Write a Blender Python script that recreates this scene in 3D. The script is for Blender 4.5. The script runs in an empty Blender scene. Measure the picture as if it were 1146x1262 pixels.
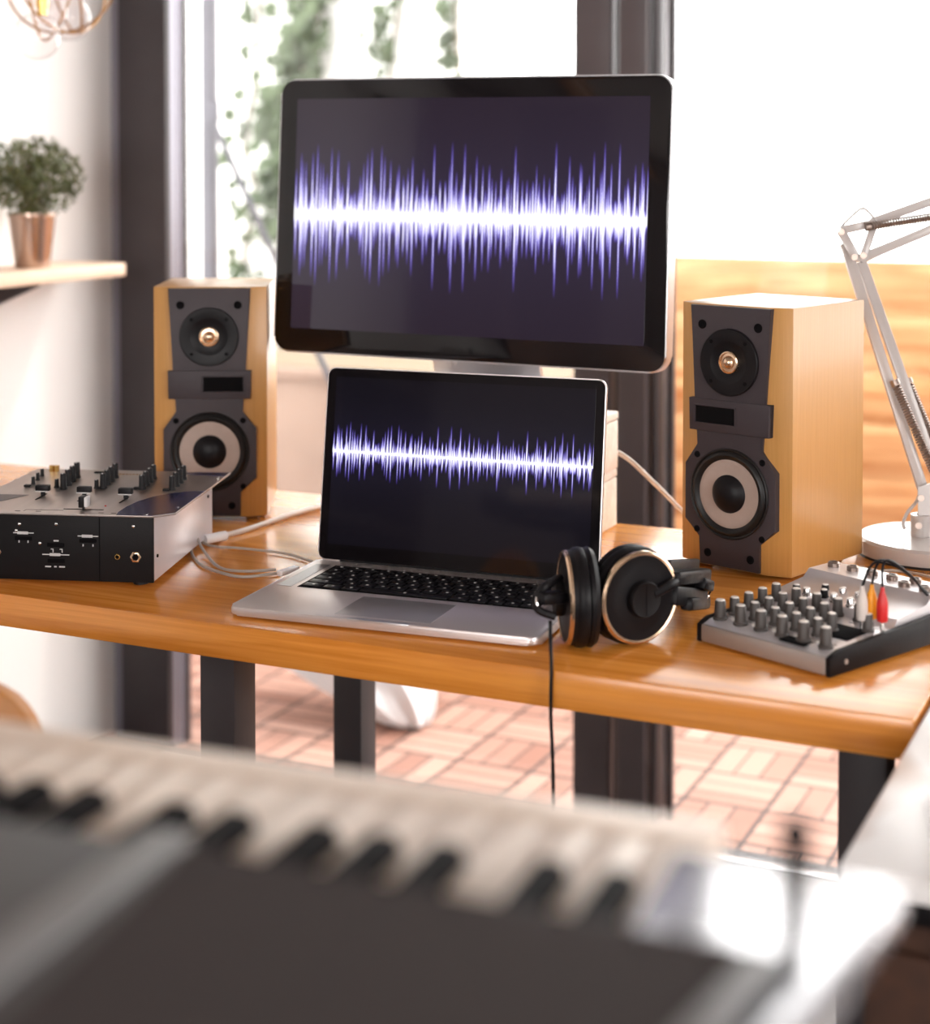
import bpy, bmesh, math, random
from mathutils import Vector, Matrix
random.seed(7)
R=math.radians; PI=math.pi
C=bpy.context.scene.collection
S=bpy.context.scene
# ---------------------------------------------------------------- camera model (frame 1146x1262)
F=2050.; PIT=R(1.8); CX=573.; Y0=200+F*math.tan(PIT); YAW=R(25); H=1.24
O=Vector((0,0,H))
RT=Vector((math.cos(YAW),math.sin(YAW),0)); FH=Vector((-math.sin(YAW),math.cos(YAW),0))
FW=FH*math.cos(PIT)+Vector((0,0,-math.sin(PIT))); UP=FH*math.sin(PIT)+Vector((0,0,math.cos(PIT)))
def ray(px,py): return FW+RT*((px-CX)/F)-UP*((py-Y0)/F)
def atz(px,py,z): r=ray(px,py); return O+r*((z-H)/r.z)
def aty(px,py,y): r=ray(px,py); return O+r*(y/r.y)
def atx(px,py,x): r=ray(px,py); return O+r*(x/r.x)
def atc(px,py,d): return O+ray(px,py)*d
# ---------------------------------------------------------------- materials
def mat(name,col,rough=.5,metal=0,spec=.5,coat=0,emit=None,es=1,noise=None,bump=0,bscale=300,trans=0,ior=1.45,sheen=0):
    m=bpy.data.materials.new(name); m.use_nodes=True; nt=m.node_tree; b=nt.nodes['Principled BSDF']
    b.inputs['Base Color'].default_value=(*col,1); b.inputs['Roughness'].default_value=rough; b.inputs['Metallic'].default_value=metal
    b.inputs['Specular IOR Level'].default_value=spec; b.inputs['Coat Weight'].default_value=coat; b.inputs['Coat Roughness'].default_value=.08
    b.inputs['Transmission Weight'].default_value=trans; b.inputs['IOR'].default_value=ior; b.inputs['Sheen Weight'].default_value=sheen
    if emit: b.inputs['Emission Color'].default_value=(*emit,1); b.inputs['Emission Strength'].default_value=es
    tc=nt.nodes.new('ShaderNodeTexCoord')
    if noise:
        sc,amt,stretch=noise
        mp=nt.nodes.new('ShaderNodeMapping'); mp.inputs['Scale'].default_value=stretch
        n=nt.nodes.new('ShaderNodeTexNoise'); n.inputs['Scale'].default_value=sc; n.inputs['Detail'].default_value=5
        nt.links.new(tc.outputs['Object'],mp.inputs[0]); nt.links.new(mp.outputs[0],n.inputs['Vector'])
        cr=nt.nodes.new('ShaderNodeValToRGB'); cr.color_ramp.elements[0].position=.3; cr.color_ramp.elements[1].position=.7
        cr.color_ramp.elements[0].color=(*[c*(1-amt) for c in col],1); cr.color_ramp.elements[1].color=(*[min(1,c*(1+amt)) for c in col],1)
        nt.links.new(n.outputs['Fac'],cr.inputs[0]); nt.links.new(cr.outputs[0],b.inputs['Base Color'])
    if bump:
        n=nt.nodes.new('ShaderNodeTexNoise'); n.inputs['Scale'].default_value=bscale; nt.links.new(tc.outputs['Object'],n.inputs['Vector'])
        bp=nt.nodes.new('ShaderNodeBump'); bp.inputs['Strength'].default_value=bump; bp.inputs['Distance'].default_value=.002
        nt.links.new(n.outputs['Fac'],bp.inputs['Height']); nt.links.new(bp.outputs[0],b.inputs['Normal'])
    return m
class NG:
    def __init__(s,nt): s.nt=nt
    def n(s,t,**k):
        x=s.nt.nodes.new(t)
        for a,b in k.items(): setattr(x,a,b)
        return x
    def m(s,op,a,b=None,c=None):
        x=s.nt.nodes.new('ShaderNodeMath'); x.operation=op
        for i,v in enumerate((a,b,c)):
            if v is None: continue
            if isinstance(v,(int,float)): x.inputs[i].default_value=v
            else: s.nt.links.new(v,x.inputs[i])
        return x.outputs[0]
    def l(s,a,b): s.nt.links.new(a,b)
def wood(name,c1,c2,scale=1,stretch=(1,14,14),rough=.35,coat=0,lines=.5,plank=0):
    m=bpy.data.materials.new(name); m.use_nodes=True; g=NG(m.node_tree); b=m.node_tree.nodes['Principled BSDF']
    tc=g.n('ShaderNodeTexCoord'); mp=g.n('ShaderNodeMapping'); mp.inputs['Scale'].default_value=stretch; g.l(tc.outputs['Object'],mp.inputs[0])
    n=g.n('ShaderNodeTexNoise'); n.inputs['Scale'].default_value=3*scale; n.inputs['Detail'].default_value=7; n.inputs['Roughness'].default_value=.6; n.inputs['Distortion'].default_value=.6
    g.l(mp.outputs[0],n.inputs['Vector'])
    fac=n.outputs['Fac']
    if plank:
        sx=g.n('ShaderNodeSeparateXYZ'); g.l(tc.outputs['Object'],sx.inputs[0])
        i=g.m('FLOOR',g.m('MULTIPLY',sx.outputs[1],1/plank)); w=g.n('ShaderNodeTexWhiteNoise',noise_dimensions='1D'); g.l(i,w.inputs['W'])
        fac=g.m('ADD',g.m('MULTIPLY',fac,.8),g.m('MULTIPLY',w.outputs['Value'],.22))
    cr=g.n('ShaderNodeValToRGB'); e=cr.color_ramp.elements; e[0].position=.32; e[1].position=.68; e[0].color=(*c1,1); e[1].color=(*c2,1)
    g.l(fac,cr.inputs[0]); g.l(cr.outputs[0],b.inputs['Base Color'])
    b.inputs['Roughness'].default_value=rough; b.inputs['Coat Weight'].default_value=coat; b.inputs['Coat Roughness'].default_value=.12
    return m
M={}
M['frame']=mat('dark_anodised_metal',(.045,.037,.040),.5,0,.4,noise=(6,.12,(1,1,1)))
M['frame2']=mat('warm_grey_metal',(.085,.068,.071),.45,0,.4,noise=(5,.08,(1,1,1)))
M['jamb']=mat('lilac_grey_jamb_metal',(.30,.29,.34),.4,.4,noise=(4,.04,(1,1,1)))
M['bkey']=mat('black_key_plastic',(.006,.005,.006),.6,0,.06,noise=(4,.04,(1,1,1)))
M['alu']=mat('aluminium',(.62,.61,.63),.32,.85,noise=(4,.04,(1,1,1)))
M['alu_body']=mat('silver_laptop_shell',(.68,.62,.61),.36,.75,noise=(9,.03,(1,1,1)))
M['steel']=mat('brushed_steel',(.40,.345,.32),.33,.8,noise=(60,.10,(1,.05,1)))
M['side_steel']=mat('bright_steel_side',(.80,.78,.82),.3,.35,noise=(12,.06,(.3,1,1)))
M['black']=mat('black_plastic',(.006,.005,.006),.42,0,.22,bump=.05)
M['black_soft']=mat('black_padding',(.006,.005,.006),.42,0,.22,bump=.25,bscale=90)
M['black_panel']=mat('black_powder_coat',(.007,.0055,.006),.5,0,.2,bump=.1,bscale=700)
M['baffle']=mat('charcoal_baffle_plastic',(.042,.032,.036),.5,0,.35,bump=.15,bscale=900)
M['dark']=mat('dark_parts_recess_shade',(.004,.0035,.004),.9,0,.1)  # near-black for small dark parts, and for the painted shade of the speaker port
M['rubber']=mat('rubber_surround',(.008,.007,.007),.4,0,.35)
M['cone']=mat('beige_cone_paper',(.37,.285,.245),.7,noise=(80,.05,(1,1,1)))
M['gold']=mat('gold_ring',(.72,.52,.36),.22,.95,noise=(30,.05,(1,1,1)))
M['brass']=mat('polished_brass',(.75,.48,.16),.25,1,noise=(30,.08,(1,1,1)))
M['bolt']=mat('dull_bolt_metal',(.28,.22,.19),.35,.9,noise=(20,.1,(1,1,1)))
M['wire']=mat('copper_wire',(.42,.22,.08),.4,.8,noise=(20,.1,(1,1,1)))
M['chrome']=mat('chrome',(.75,.72,.70),.15,1,noise=(20,.04,(1,1,1)))
M['white_metal']=mat('white_enamel',(.44,.40,.385),.3,0,.5,coat=.3,noise=(20,.02,(1,1,1)))
M['white_plastic']=mat('white_plastic',(.80,.77,.76),.35,0,.5,noise=(20,.02,(1,1,1)))
M['cable_white']=mat('white_cable',(.78,.70,.64),.45,noise=(20,.03,(1,1,1)))
M['cable_grey']=mat('grey_cable',(.40,.34,.29),.45,noise=(20,.05,(1,1,1)))
M['screen_glass']=mat('glossy_black_glass',(.006,.005,.006),.06,0,.5,noise=(3,.1,(1,1,1)))
M['blue']=mat('dark_blue_print',(.022,.022,.085),.25,.3,.5,noise=(8,.1,(1,1,1)))
M['print']=mat('pale_print',(.62,.60,.60),.5,noise=(9,.03,(1,1,1)))
M['wall']=mat('white_wall_paint',(.82,.79,.775),.85,0,.2,bump=.06,bscale=120)
M['ceil']=mat('ceiling_paint',(.30,.27,.25),.9,0,.2,noise=(3,.02,(1,1,1)))
M['leaf']=mat('leaf_green',(.085,.10,.028),.5,noise=(30,.55,(1,1,1)))
M['ivy']=mat('ivy_green',(.04,.058,.024),.5,noise=(7,.55,(1,1,1)))
M['stem']=mat('brown_stem',(.14,.10,.06),.8,noise=(30,.2,(1,1,1)))
M['pot']=mat('galvanised_bucket',(.45,.33,.27),.22,1,noise=(25,.12,(1,1,.3)))
M['fabric']=mat('white_fabric',(.80,.78,.80),.9,0,.1,sheen=.2,bump=.2,bscale=60)
M['beige']=mat('beige_render',(.24,.165,.13),.85,0,.2,noise=(6,.08,(1,1,1)))
M['cream']=mat('cream_cap',(.85,.76,.66),.8,0,.2,noise=(6,.05,(1,1,1)))
M['ext']=mat('white_exterior_render',(.88,.88,.86),.9,0,.2,noise=(3,.05,(1,1,1)))
M['post']=mat('grey_outdoor_metal',(.08,.075,.09),.5,.2,noise=(3,.1,(1,1,1)))
M['keyw']=mat('ivory_keys',(.68,.55,.45),.35,0,.4,noise=(10,.03,(1,1,1)))
M['kbody']=mat('silver_grey_keyboard_shell',(.07,.064,.064),.55,.1,.3,noise=(20,.04,(1,1,1)))
M['kgrille']=mat('dark_mesh_cover',(.045,.036,.035),.8,0,.12,bump=.3,bscale=700)
M['strip']=mat('mid_grey_trim',(.20,.195,.195),.5,.2,.3,noise=(20,.04,(1,1,1)))
M['keyband']=mat('grey_side_trim',(.42,.41,.43),.2,.6,.5,noise=(20,.04,(1,1,1)))
M['red']=mat('red_plug_plastic',(.55,.012,.012),.35,noise=(40,.05,(1,1,1)))
M['yellow']=mat('yellow_plug_plastic',(.85,.33,.01),.35,noise=(40,.05,(1,1,1)))
M['plugwhite']=mat('white_plug_plastic',(.60,.54,.50),.4,noise=(40,.05,(1,1,1)))
M['knobgrey']=mat('grey_knob_rubber',(.060,.050,.046),.45,noise=(40,.1,(1,1,1)))
M['knobcap']=mat('pale_knob_cap',(.75,.70,.66),.4,.2,noise=(40,.03,(1,1,1)))
M['xpanel']=mat('pale_silver_panel',(.66,.62,.63),.28,.5,noise=(40,.04,(1,1,1)))
M['xfront']=mat('warm_silver_front',(.40,.35,.32),.4,.5,noise=(40,.08,(.2,1,1)))
M['marble']=mat('white_marble_top',(.9,.87,.85),.25,0,.5,coat=.1)
M['paper']=mat('white_paper',(.86,.85,.86),.8,noise=(4,.02,(1,1,1)))
M['ink']=mat('purple_grey_ink',(.33,.30,.42),.8,noise=(4,.1,(1,1,1)))
M['darkfloor']=wood('dark_floor_boards',(.016,.008,.005),(.035,.018,.010),1,(12,1,1),.4)
M['walnut']=wood('dark_brown_wood',(.030,.009,.003),(.055,.018,.006),1,(14,1,14),.75)
M['desk']=wood('varnished_orange_pine',(.58,.195,.024),(.88,.37,.075),1.2,(.8,16,22),.22,.35,plank=.11)
M['spk']=wood('honey_wood_veneer',(.44,.215,.055),(.50,.25,.072),2,(60,60,1.5),.38,.12)
M['shelfw']=wood('pale_shelf_wood',(.66,.45,.32),(.76,.56,.42),1,(12,1,12),.5)
M['chairw']=wood('orange_brown_chair_wood',(.42,.16,.035),(.55,.24,.07),1,(4,4,1),.4)
M['fence']=wood('orange_fence_boards',(.36,.13,.035),(.70,.40,.19),1,(.8,3,9),.5)
M['paintwood']=wood('white_washed_wood',(.66,.56,.48),(.82,.74,.66),1.5,(.8,14,14),.6)
# marble veins
def _veins():
    m=M['marble']; g=NG(m.node_tree); b=m.node_tree.nodes['Principled BSDF']
    tc=g.n('ShaderNodeTexCoord'); w=g.n('ShaderNodeTexWave'); w.inputs['Scale'].default_value=2.2; w.inputs['Distortion'].default_value=9; w.inputs['Detail'].default_value=3
    g.l(tc.outputs['Object'],w.inputs['Vector']); cr=g.n('ShaderNodeValToRGB'); e=cr.color_ramp.elements
    e[0].position=0; e[0].color=(.62,.47,.40,1); e[1].position=.28; e[1].color=(.93,.91,.90,1)
    g.l(w.outputs['Fac'],cr.inputs[0]); g.l(cr.outputs[0],b.inputs['Base Color'])
_veins()
# grille perforations on the keyboard cover
def glassmat(name,tint,k):
    m=bpy.data.materials.new(name); m.use_nodes=True; nt=m.node_tree; nt.nodes.clear(); g=NG(nt)
    o=g.n('ShaderNodeOutputMaterial'); t=g.n('ShaderNodeBsdfTransparent'); t.inputs[0].default_value=(*tint,1)
    gl=g.n('ShaderNodeBsdfGlossy'); gl.inputs['Roughness'].default_value=.01; fr=g.n('ShaderNodeLayerWeight'); fr.inputs[0].default_value=.5
    mx=g.n('ShaderNodeMixShader'); g.l(g.m('ADD',g.m('MULTIPLY',g.m('POWER',fr.outputs[1],5.),k),.03),mx.inputs[0]); g.l(t.outputs[0],mx.inputs[1]); g.l(gl.outputs[0],mx.inputs[2]); g.l(mx.outputs[0],o.inputs[0])
    return m
M['glass']=glassmat('window_glass',(.97,.985,.98),.9)
M['bulb']=glassmat('clear_bulb_glass',(.97,.95,.95),1.6)
# basket weave deck
def deckmat():
    m=bpy.data.materials.new('basket_weave_deck'); m.use_nodes=True; g=NG(m.node_tree); b=m.node_tree.nodes['Principled BSDF']
    tc=g.n('ShaderNodeTexCoord'); sx=g.n('ShaderNodeSeparateXYZ'); g.l(tc.outputs['Object'],sx.inputs[0]); T=.165
    u=g.m('MULTIPLY',sx.outputs[0],1/T); v=g.m('MULTIPLY',sx.outputs[1],1/T)
    iu=g.m('FLOOR',u); iv=g.m('FLOOR',v); fu=g.m('FRACT',u); fv=g.m('FRACT',v)
    par=g.m('FLOORED_MODULO',g.m('ADD',iu,iv),2.)
    def mix(a,c): return g.m('ADD',g.m('MULTIPLY',a,g.m('SUBTRACT',1.,par)),g.m('MULTIPLY',c,par))
    f=mix(fu,fv); N=3.
    s=g.m('MULTIPLY',f,N); si=g.m('FLOOR',s); sf=g.m('FRACT',s)
    gap=g.m('MAXIMUM',g.m('LESS_THAN',sf,.09),g.m('MAXIMUM',g.m('LESS_THAN',fu,.055),g.m('LESS_THAN',fv,.055)))
    # big 2x2 tile joints
    w=g.n('ShaderNodeTexWhiteNoise',noise_dimensions='3D'); cb=g.n('ShaderNodeCombineXYZ'); g.l(iu,cb.inputs[0]); g.l(iv,cb.inputs[1]); g.l(si,cb.inputs[2]); g.l(cb.outputs[0],w.inputs['Vector'])
    cr=g.n('ShaderNodeValToRGB'); e=cr.color_ramp.elements; e[0].color=(.22,.095,.065,1); e[1].color=(.38,.215,.165,1); g.l(w.outputs['Value'],cr.inputs[0])
    mx=g.n('ShaderNodeMix',data_type='RGBA'); g.l(gap,mx.inputs[0]); g.l(cr.outputs[0],mx.inputs[6]); mx.inputs[7].default_value=(.03,.014,.012,1)
    g.l(mx.outputs[2],b.inputs['Base Color']); b.inputs['Roughness'].default_value=.55
    return m
M['deck']=deckmat()
# screen waveform : surface local x in [0,W], z in [0,Hh]
def wavemat(name,W,Hh,v0,amp,gain,base,band,cw=1.):
    m=bpy.data.materials.new(name); m.use_nodes=True; g=NG(m.node_tree); b=m.node_tree.nodes['Principled BSDF']
    tc=g.n('ShaderNodeTexCoord'); sx=g.n('ShaderNodeSeparateXYZ'); g.l(tc.outputs['Object'],sx.inputs[0])
    u=g.m('ADD',g.m('MULTIPLY',sx.outputs[0],1/W),.5); v=g.m('SUBTRACT',g.m('MULTIPLY',sx.outputs[2],1/Hh),v0)
    av=g.m('ABSOLUTE',v)
    side=g.m('GREATER_THAN',v,0.)
    tot=None
    for N,h0,h1,p,seed,pw in ((27,.45,1.,9.,3.1,1.0),(47,.25,1.,5.5,17.7,1.3),(83,.22,.75,3.4,41.3,1.5),(150,.15,.5,2.2,90.9,1.2),(9,.10,.42,1.3,7.7,1.0)):
        x=g.m('MULTIPLY',u,float(N)); x=g.m('ADD',x,g.m('MULTIPLY',side,.09 if N<60 else .3))
        i=g.m('FLOOR',x); f=g.m('FRACT',x)
        w=g.n('ShaderNodeTexWhiteNoise',noise_dimensions='1D'); g.l(g.m('ADD',i,seed),w.inputs['W'])
        w2=g.n('ShaderNodeTexWhiteNoise',noise_dimensions='1D'); g.l(g.m('ADD',i,seed+333.3),w2.inputs['W'])
        c=g.m('ADD',g.m('MULTIPLY',w2.outputs['Value'],.5),.25)
        d=g.m('MULTIPLY',g.m('ABSOLUTE',g.m('SUBTRACT',f,c)),2.)
        t=g.m('POWER',g.m('MAXIMUM',g.m('SUBTRACT',1.,g.m('MULTIPLY',d,1.25)),0.),p)
        hh=g.m('MULTIPLY',g.m('ADD',g.m('MULTIPLY',g.m('POWER',w.outputs['Value'],pw),h1-h0),h0),amp)
        # brightness : gaussian-ish core width shrinking with |v|
        k=g.m('MAXIMUM',g.m('SUBTRACT',1.,g.m('DIVIDE',av,hh)),0.)
        r=g.m('MULTIPLY',t,g.m('POWER',k,.9)) if N!=9 else g.m('MULTIPLY',g.m('MULTIPLY',t,k),.22)
        tot=r if tot is None else g.m('ADD',tot,r)
    core=g.m('EXPONENT',g.m('MULTIPLY',av,-1/(amp*.085*cw)))
    core2=g.m('EXPONENT',g.m('MULTIPLY',g.m('MULTIPLY',av,av),-1/((amp*.052*cw)**2)))
    tot=g.m('ADD',g.m('ADD',g.m('MULTIPLY',tot,1.5),g.m('MULTIPLY',core,.55)),g.m('MULTIPLY',core2,1.3))
    cr=g.n('ShaderNodeValToRGB'); e=cr.color_ramp.elements
    e[0].position=0; e[0].color=(0,0,0,1); e[1].position=1; e[1].color=(.98,.97,1,1)
    for p_,c_ in ((.10,(.03,.018,.13)),(.28,(.16,.13,.52)),(.52,(.58,.55,.95))):
        q=e.new(p_); q.color=(*c_,1)
    g.l(g.m('MULTIPLY',tot,.8),cr.inputs[0])
    glow=g.m('MULTIPLY',g.m('EXPONENT',g.m('MULTIPLY',av,-1/(amp*.9))),band)
    cg=g.n('ShaderNodeCombineColor'); 
    for i,(c,d) in enumerate(zip(base,(.5,.45,1.))): g.l(g.m('ADD',g.m('MULTIPLY',glow,d),c),cg.inputs[i])
    ad=g.n('ShaderNodeMix',data_type='RGBA',blend_type='ADD'); ad.inputs[0].default_value=1; g.l(cr.outputs[0],ad.inputs[6]); g.l(cg.outputs[0],ad.inputs[7])
    g.l(ad.outputs[2],b.inputs['Emission Color']); b.inputs['Emission Strength'].default_value=gain
    b.inputs['Base Color'].default_value=(.004,.004,.005,1); b.inputs['Roughness'].default_value=.07
    return m
# ---------------------------------------------------------------- mesh builder
class MB:
    def __init__(s): s.b=bmesh.new()
    def _x(s,vs,M_):
        if M_ is not None: bmesh.ops.transform(s.b,matrix=M_,verts=vs)
    def box(s,x0,x1,y0,y1,z0,z1,bev=0,M_=None,seg=2):
        vs=bmesh.ops.create_cube(s.b,size=1)['verts']
        for v in vs: v.co=Vector(((x0+x1)/2+v.co.x*(x1-x0),(y0+y1)/2+v.co.y*(y1-y0),(z0+z1)/2+v.co.z*(z1-z0)))
        if bev:
            es=list({e for v in vs for e in v.link_edges}); r=bmesh.ops.bevel(s.b,geom=es,offset=bev,segments=seg,affect='EDGES',profile=.5)
            vs=list({v for f in r['faces'] for v in f.verts}|{v for v in vs if v.is_valid})
        s._x(vs,M_); return s
    def prism(s,pts,z0,z1,M_=None,bev=0):
        # polygon in xy extruded along z
        a=[s.b.verts.new((p[0],p[1],z0)) for p in pts]; c=[s.b.verts.new((p[0],p[1],z1)) for p in pts]
        n=len(pts); fs=[s.b.faces.new(a[::-1]),s.b.faces.new(c)]+[s.b.faces.new((a[i],a[(i+1)%n],c[(i+1)%n],c[i])) for i in range(n)]
        vs=a+c
        if bev:
            es=[e for e in fs[1].edges]+[e for e in fs[0].edges]; r=bmesh.ops.bevel(s.b,geom=es,offset=bev,segments=2,affect='EDGES',profile=.5)
            vs=list({v for f in r['faces'] for v in f.verts}|{v for v in vs if v.is_valid})
        s._x(vs,M_); return s
    def lathe(s,prof,M_=None,n=40,close=False):
        rings=[]
        for r,z in prof:
            if r<1e-6: rings.append([s.b.verts.new((0,0,z))])
            else: rings.append([s.b.verts.new((r*math.cos(2*PI*i/n),r*math.sin(2*PI*i/n),z)) for i in range(n)])
        prs=list(zip(rings,rings[1:]))+([(rings[-1],rings[0])] if close else [])
        for a,c in prs:
            for i in range(n):
                j=(i+1)%n
                if len(a)==1 and len(c)==1: continue
                if len(a)==1: s.b.faces.new((a[0],c[j],c[i]))
                elif len(c)==1: s.b.faces.new((a[i],a[j],c[0]))
                else: s.b.faces.new((a[i],a[j],c[j],c[i]))
        s._x([v for r in rings for v in r],M_); return s
    def cyl(s,p,q,r,r2=None,n=20):
        p=Vector(p);q=Vector(q);d=q-p;L=d.length;r2=r if r2 is None else r2
        M_=Matrix.Translation(p)@d.to_track_quat('Z','Y').to_matrix().to_4x4()
        return s.lathe([(0,0),(r,0),(r2,L),(0,L)],M_,n)
    def tube(s,pts,r,n=8,smooth=4):
        pts=[Vector(p) for p in pts]
        if smooth and len(pts)>2:
            q=[]
            P=[pts[0]*2-pts[1]]+pts+[pts[-1]*2-pts[-2]]
            for i in range(1,len(P)-2):
                for k in range(smooth):
                    t=k/smooth; a,b_,c,d=P[i-1],P[i],P[i+1],P[i+2]
                    q.append(.5*((2*b_)+(c-a)*t+(2*a-5*b_+4*c-d)*t*t+(3*b_-a-3*c+d)*t**3))
            pts=q+[pts[-1]]
        rings=[]; up=Vector((0,0,1))
        for i,p in enumerate(pts):
            d=(pts[min(i+1,len(pts)-1)]-pts[max(i-1,0)])
            if d.length<1e-9: d=Vector((0,0,1))
            d.normalize()
            if i==0:
                x=d.orthogonal().normalized()
            else:
                x=(x-d*x.dot(d)); x=x.normalized() if x.length>1e-6 else d.orthogonal().normalized()
            y=d.cross(x)
            rings.append([s.b.verts.new(p+(x*math.cos(2*PI*k/n)+y*math.sin(2*PI*k/n))*r) for k in range(n)])
        for a,c in zip(rings,rings[1:]):
            for i in range(n): s.b.faces.new((a[i],a[(i+1)%n],c[(i+1)%n],c[i]))
        s.b.faces.new(rings[0][::-1]); s.b.faces.new(rings[-1]); return s
    def bar(s,p,q,w,t,side,bev=.0008):
        # rectangular bar from p to q, width w along 'side'-perp, thickness t along side
        p=Vector(p);q=Vector(q);d=q-p;L=d.length;z=d.normalized();x=(Vector(side)-z*Vector(side).dot(z)).normalized();y=z.cross(x)
        M_=Matrix((( x.x,y.x,z.x,p.x),(x.y,y.y,z.y,p.y),(x.z,y.z,z.z,p.z),(0,0,0,1)))
        return s.box(-t/2,t/2,-w/2,w/2,0,L,bev,M_)
    def poly(s,pts):
        s.b.faces.new([s.b.verts.new(p) for p in pts]); return s
    def sphere(s,c,r,n=24,sc=(1,1,1)):
        vs=bmesh.ops.create_uvsphere(s.b,u_segments=n,v_segments=n//2,radius=r)['verts']
        for v in vs: v.co=Vector(c)+Vector((v.co.x*sc[0],v.co.y*sc[1],v.co.z*sc[2]))
        return s
    def build(s,name,m,parent=None,loc=None,rot=None,smooth=True,ang=38):
        bmesh.ops.recalc_face_normals(s.b,faces=s.b.faces)
        me=bpy.data.meshes.new(name); s.b.to_mesh(me); s.b.free()
        o=bpy.data.objects.new(name,me); C.objects.link(o)
        for x in (m if isinstance(m,(list,tuple)) else [m]): me.materials.append(x)
        if smooth:
            me.shade_smooth()
            try: me.set_sharp_from_angle(angle=R(ang))
            except Exception: pass
        if parent: o.parent=parent
        if loc is not None: o.location=loc
        if rot is not None: o.rotation_euler=rot
        return o
def thing(name,label,cat,loc=(0,0,0),rz=0,group=None,Mx=None):
    o=bpy.data.objects.new(name,None); C.objects.link(o); o.empty_display_size=.02
    o.location=loc; o.rotation_euler=(0,0,rz)
    if Mx is not None: o.matrix_world=Mx
    o['label']=label; o['category']=cat
    if group: o['group']=group
    return o
def tag(o,label,cat,group=None):
    o['label']=label; o['category']=cat
    if group: o['group']=group
    return o
def struct(o): o['kind']='structure'; return o
def part_label(o,l): o['label']=l; return o
def inv(loc,rz):
    Mi=(Matrix.Translation(Vector(loc))@Matrix.Rotation(rz,4,'Z')).inverted()
    return lambda p: Mi@Vector(p)
# ================================================================= SETTING
DZ=.75
WY=2.94; LX=-2.215
XR=1.9; YB=-2.4; ZC=2.65
struct(MB().box(LX-.1,XR+.1,YB-.1,WY-.055,-.06,0).build('floor',M['darkfloor']))
struct(MB().box(LX-.1,XR+.1,YB-.1,WY+.06,ZC,ZC+.1).build('ceiling',M['ceil']))
struct(MB().box(LX-.12,LX,YB-.1,WY+.06,0,ZC).build('wall_left',M['wall']))
M['room']=mat('taupe_wall_paint',(.34,.30,.29),.9,0,.2,bump=.06,bscale=120)
w=MB(); w.box(XR,XR+.12,YB-.1,-.6,0,ZC); w.box(XR,XR+.12,.7,WY+.06,0,ZC); w.box(XR,XR+.12,-.6,.7,0,.9); w.box(XR,XR+.12,-.6,.7,2.1,ZC)  # unseen right wall; its opening is added to let light in
struct(w.build('wall_right',M['room']))
w=MB(); w.box(LX,-.9,YB-.12,YB,0,ZC); w.box(1.1,XR,YB-.12,YB,0,ZC); w.box(-.9,1.1,YB-.12,YB,0,.8); w.box(-.9,1.1,YB-.12,YB,2.2,ZC)  # unseen back wall, with an opening added as a light source
struct(w.build('wall_back',M['room']))
# window wall frames; pixel columns on the plane Y=WY
def fx(px,y=WY): return aty(px,400,y).x
def post(px0,px1,name,m,y0=WY,d=.012,z1=ZC): return struct(MB().box(fx(px0,y0),fx(px1,y0+d),y0,y0+d,0,z1,.001).build(name,m))
post(147,212,'trim_1',M['frame'],WY-.02,.02)
xj=fx(211.5)
struct(MB().box(LX,xj,WY,WY+.016,-.02,ZC,.001).build('trim_2',M['jamb']))
struct(MB().box(LX,xj-.001,WY+.016,WY+.024,-.02,ZC).build('trim_3',M['frame']))
struct(MB().box(LX,xj,WY+.024,WY+.038,-.02,ZC,.001).build('trim_4',M['jamb']))
struct(MB().box(LX,xj+.003,WY+.038,WY+.062,-.02,ZC,.001).build('trim_5',M['frame']))
post(707,758,'trim_6',M['frame2'],WY-.03,.03)
post(757,763,'trim_7',M['frame'],WY-.015,.015)
post(762,806,'trim_8',M['frame2'],WY-.03,.05)
post(803,819,'trim_9',M['frame'],WY-.01,.05)
post(818,824,'trim_10',M['alu'],WY+.02,.01)
post(823,833,'trim_11',M['frame'],WY+.02,.02)
post(1330,1400,'trim_12',M['frame2'],WY-.03,.09)
struct(MB().box(fx(229),XR,WY-.085,WY-.055,-.03,.004,.001).build('trim_13',M['frame']))
struct(MB().box(fx(229),XR,WY-.115,WY-.088,-.002,.005,.001).build('trim_14',M['alu']))
struct(MB().box(LX,XR,WY-.02,WY+.08,2.13,ZC,.003).build('trim_15',M['frame']))
def pane(px0,px1,y,n):
    struct(MB().box(fx(px0,y),fx(px1,y) if px1 else XR,y,y+.006,-.02,2.35).build(n,M['glass'],smooth=False))
pane(229,707,WY+.03,'window_1'); pane(832,1330,WY+.03,'window_2'); pane(1400,None,WY+.03,'window_3')
# outside : deck
struct(MB().box(-7,8,WY-.0545,9,-.09,-.02).build('deck',M['deck']))
# exterior white wall with ivy, its right end at px 568
IY=4.9
struct(MB().box(-6,aty(568,100,IY).x,IY,IY+.15,-.02,4.2).build('wall_exterior',M['ext']))
# planter box under ivy
PY=3.95
pl=thing('planter_box','long beige rendered planter box under the ivy wall outside','planter',((-4.2+fx(700,PY))/2,PY+.2,-.02))
hw=(fx(700,PY)+4.2)/2
MB().box(-hw,hw,-.2,.2,0,.66,.006).build('body',M['beige'],pl)
MB().box(-hw-.01,hw+.01,-.21,.21,.66,.69,.004).build('coping',M['beige'],pl)
MB().box(-hw+.04,hw-.04,-.16,.16,.688,.694).build('soil',M['stem'],pl)
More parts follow.
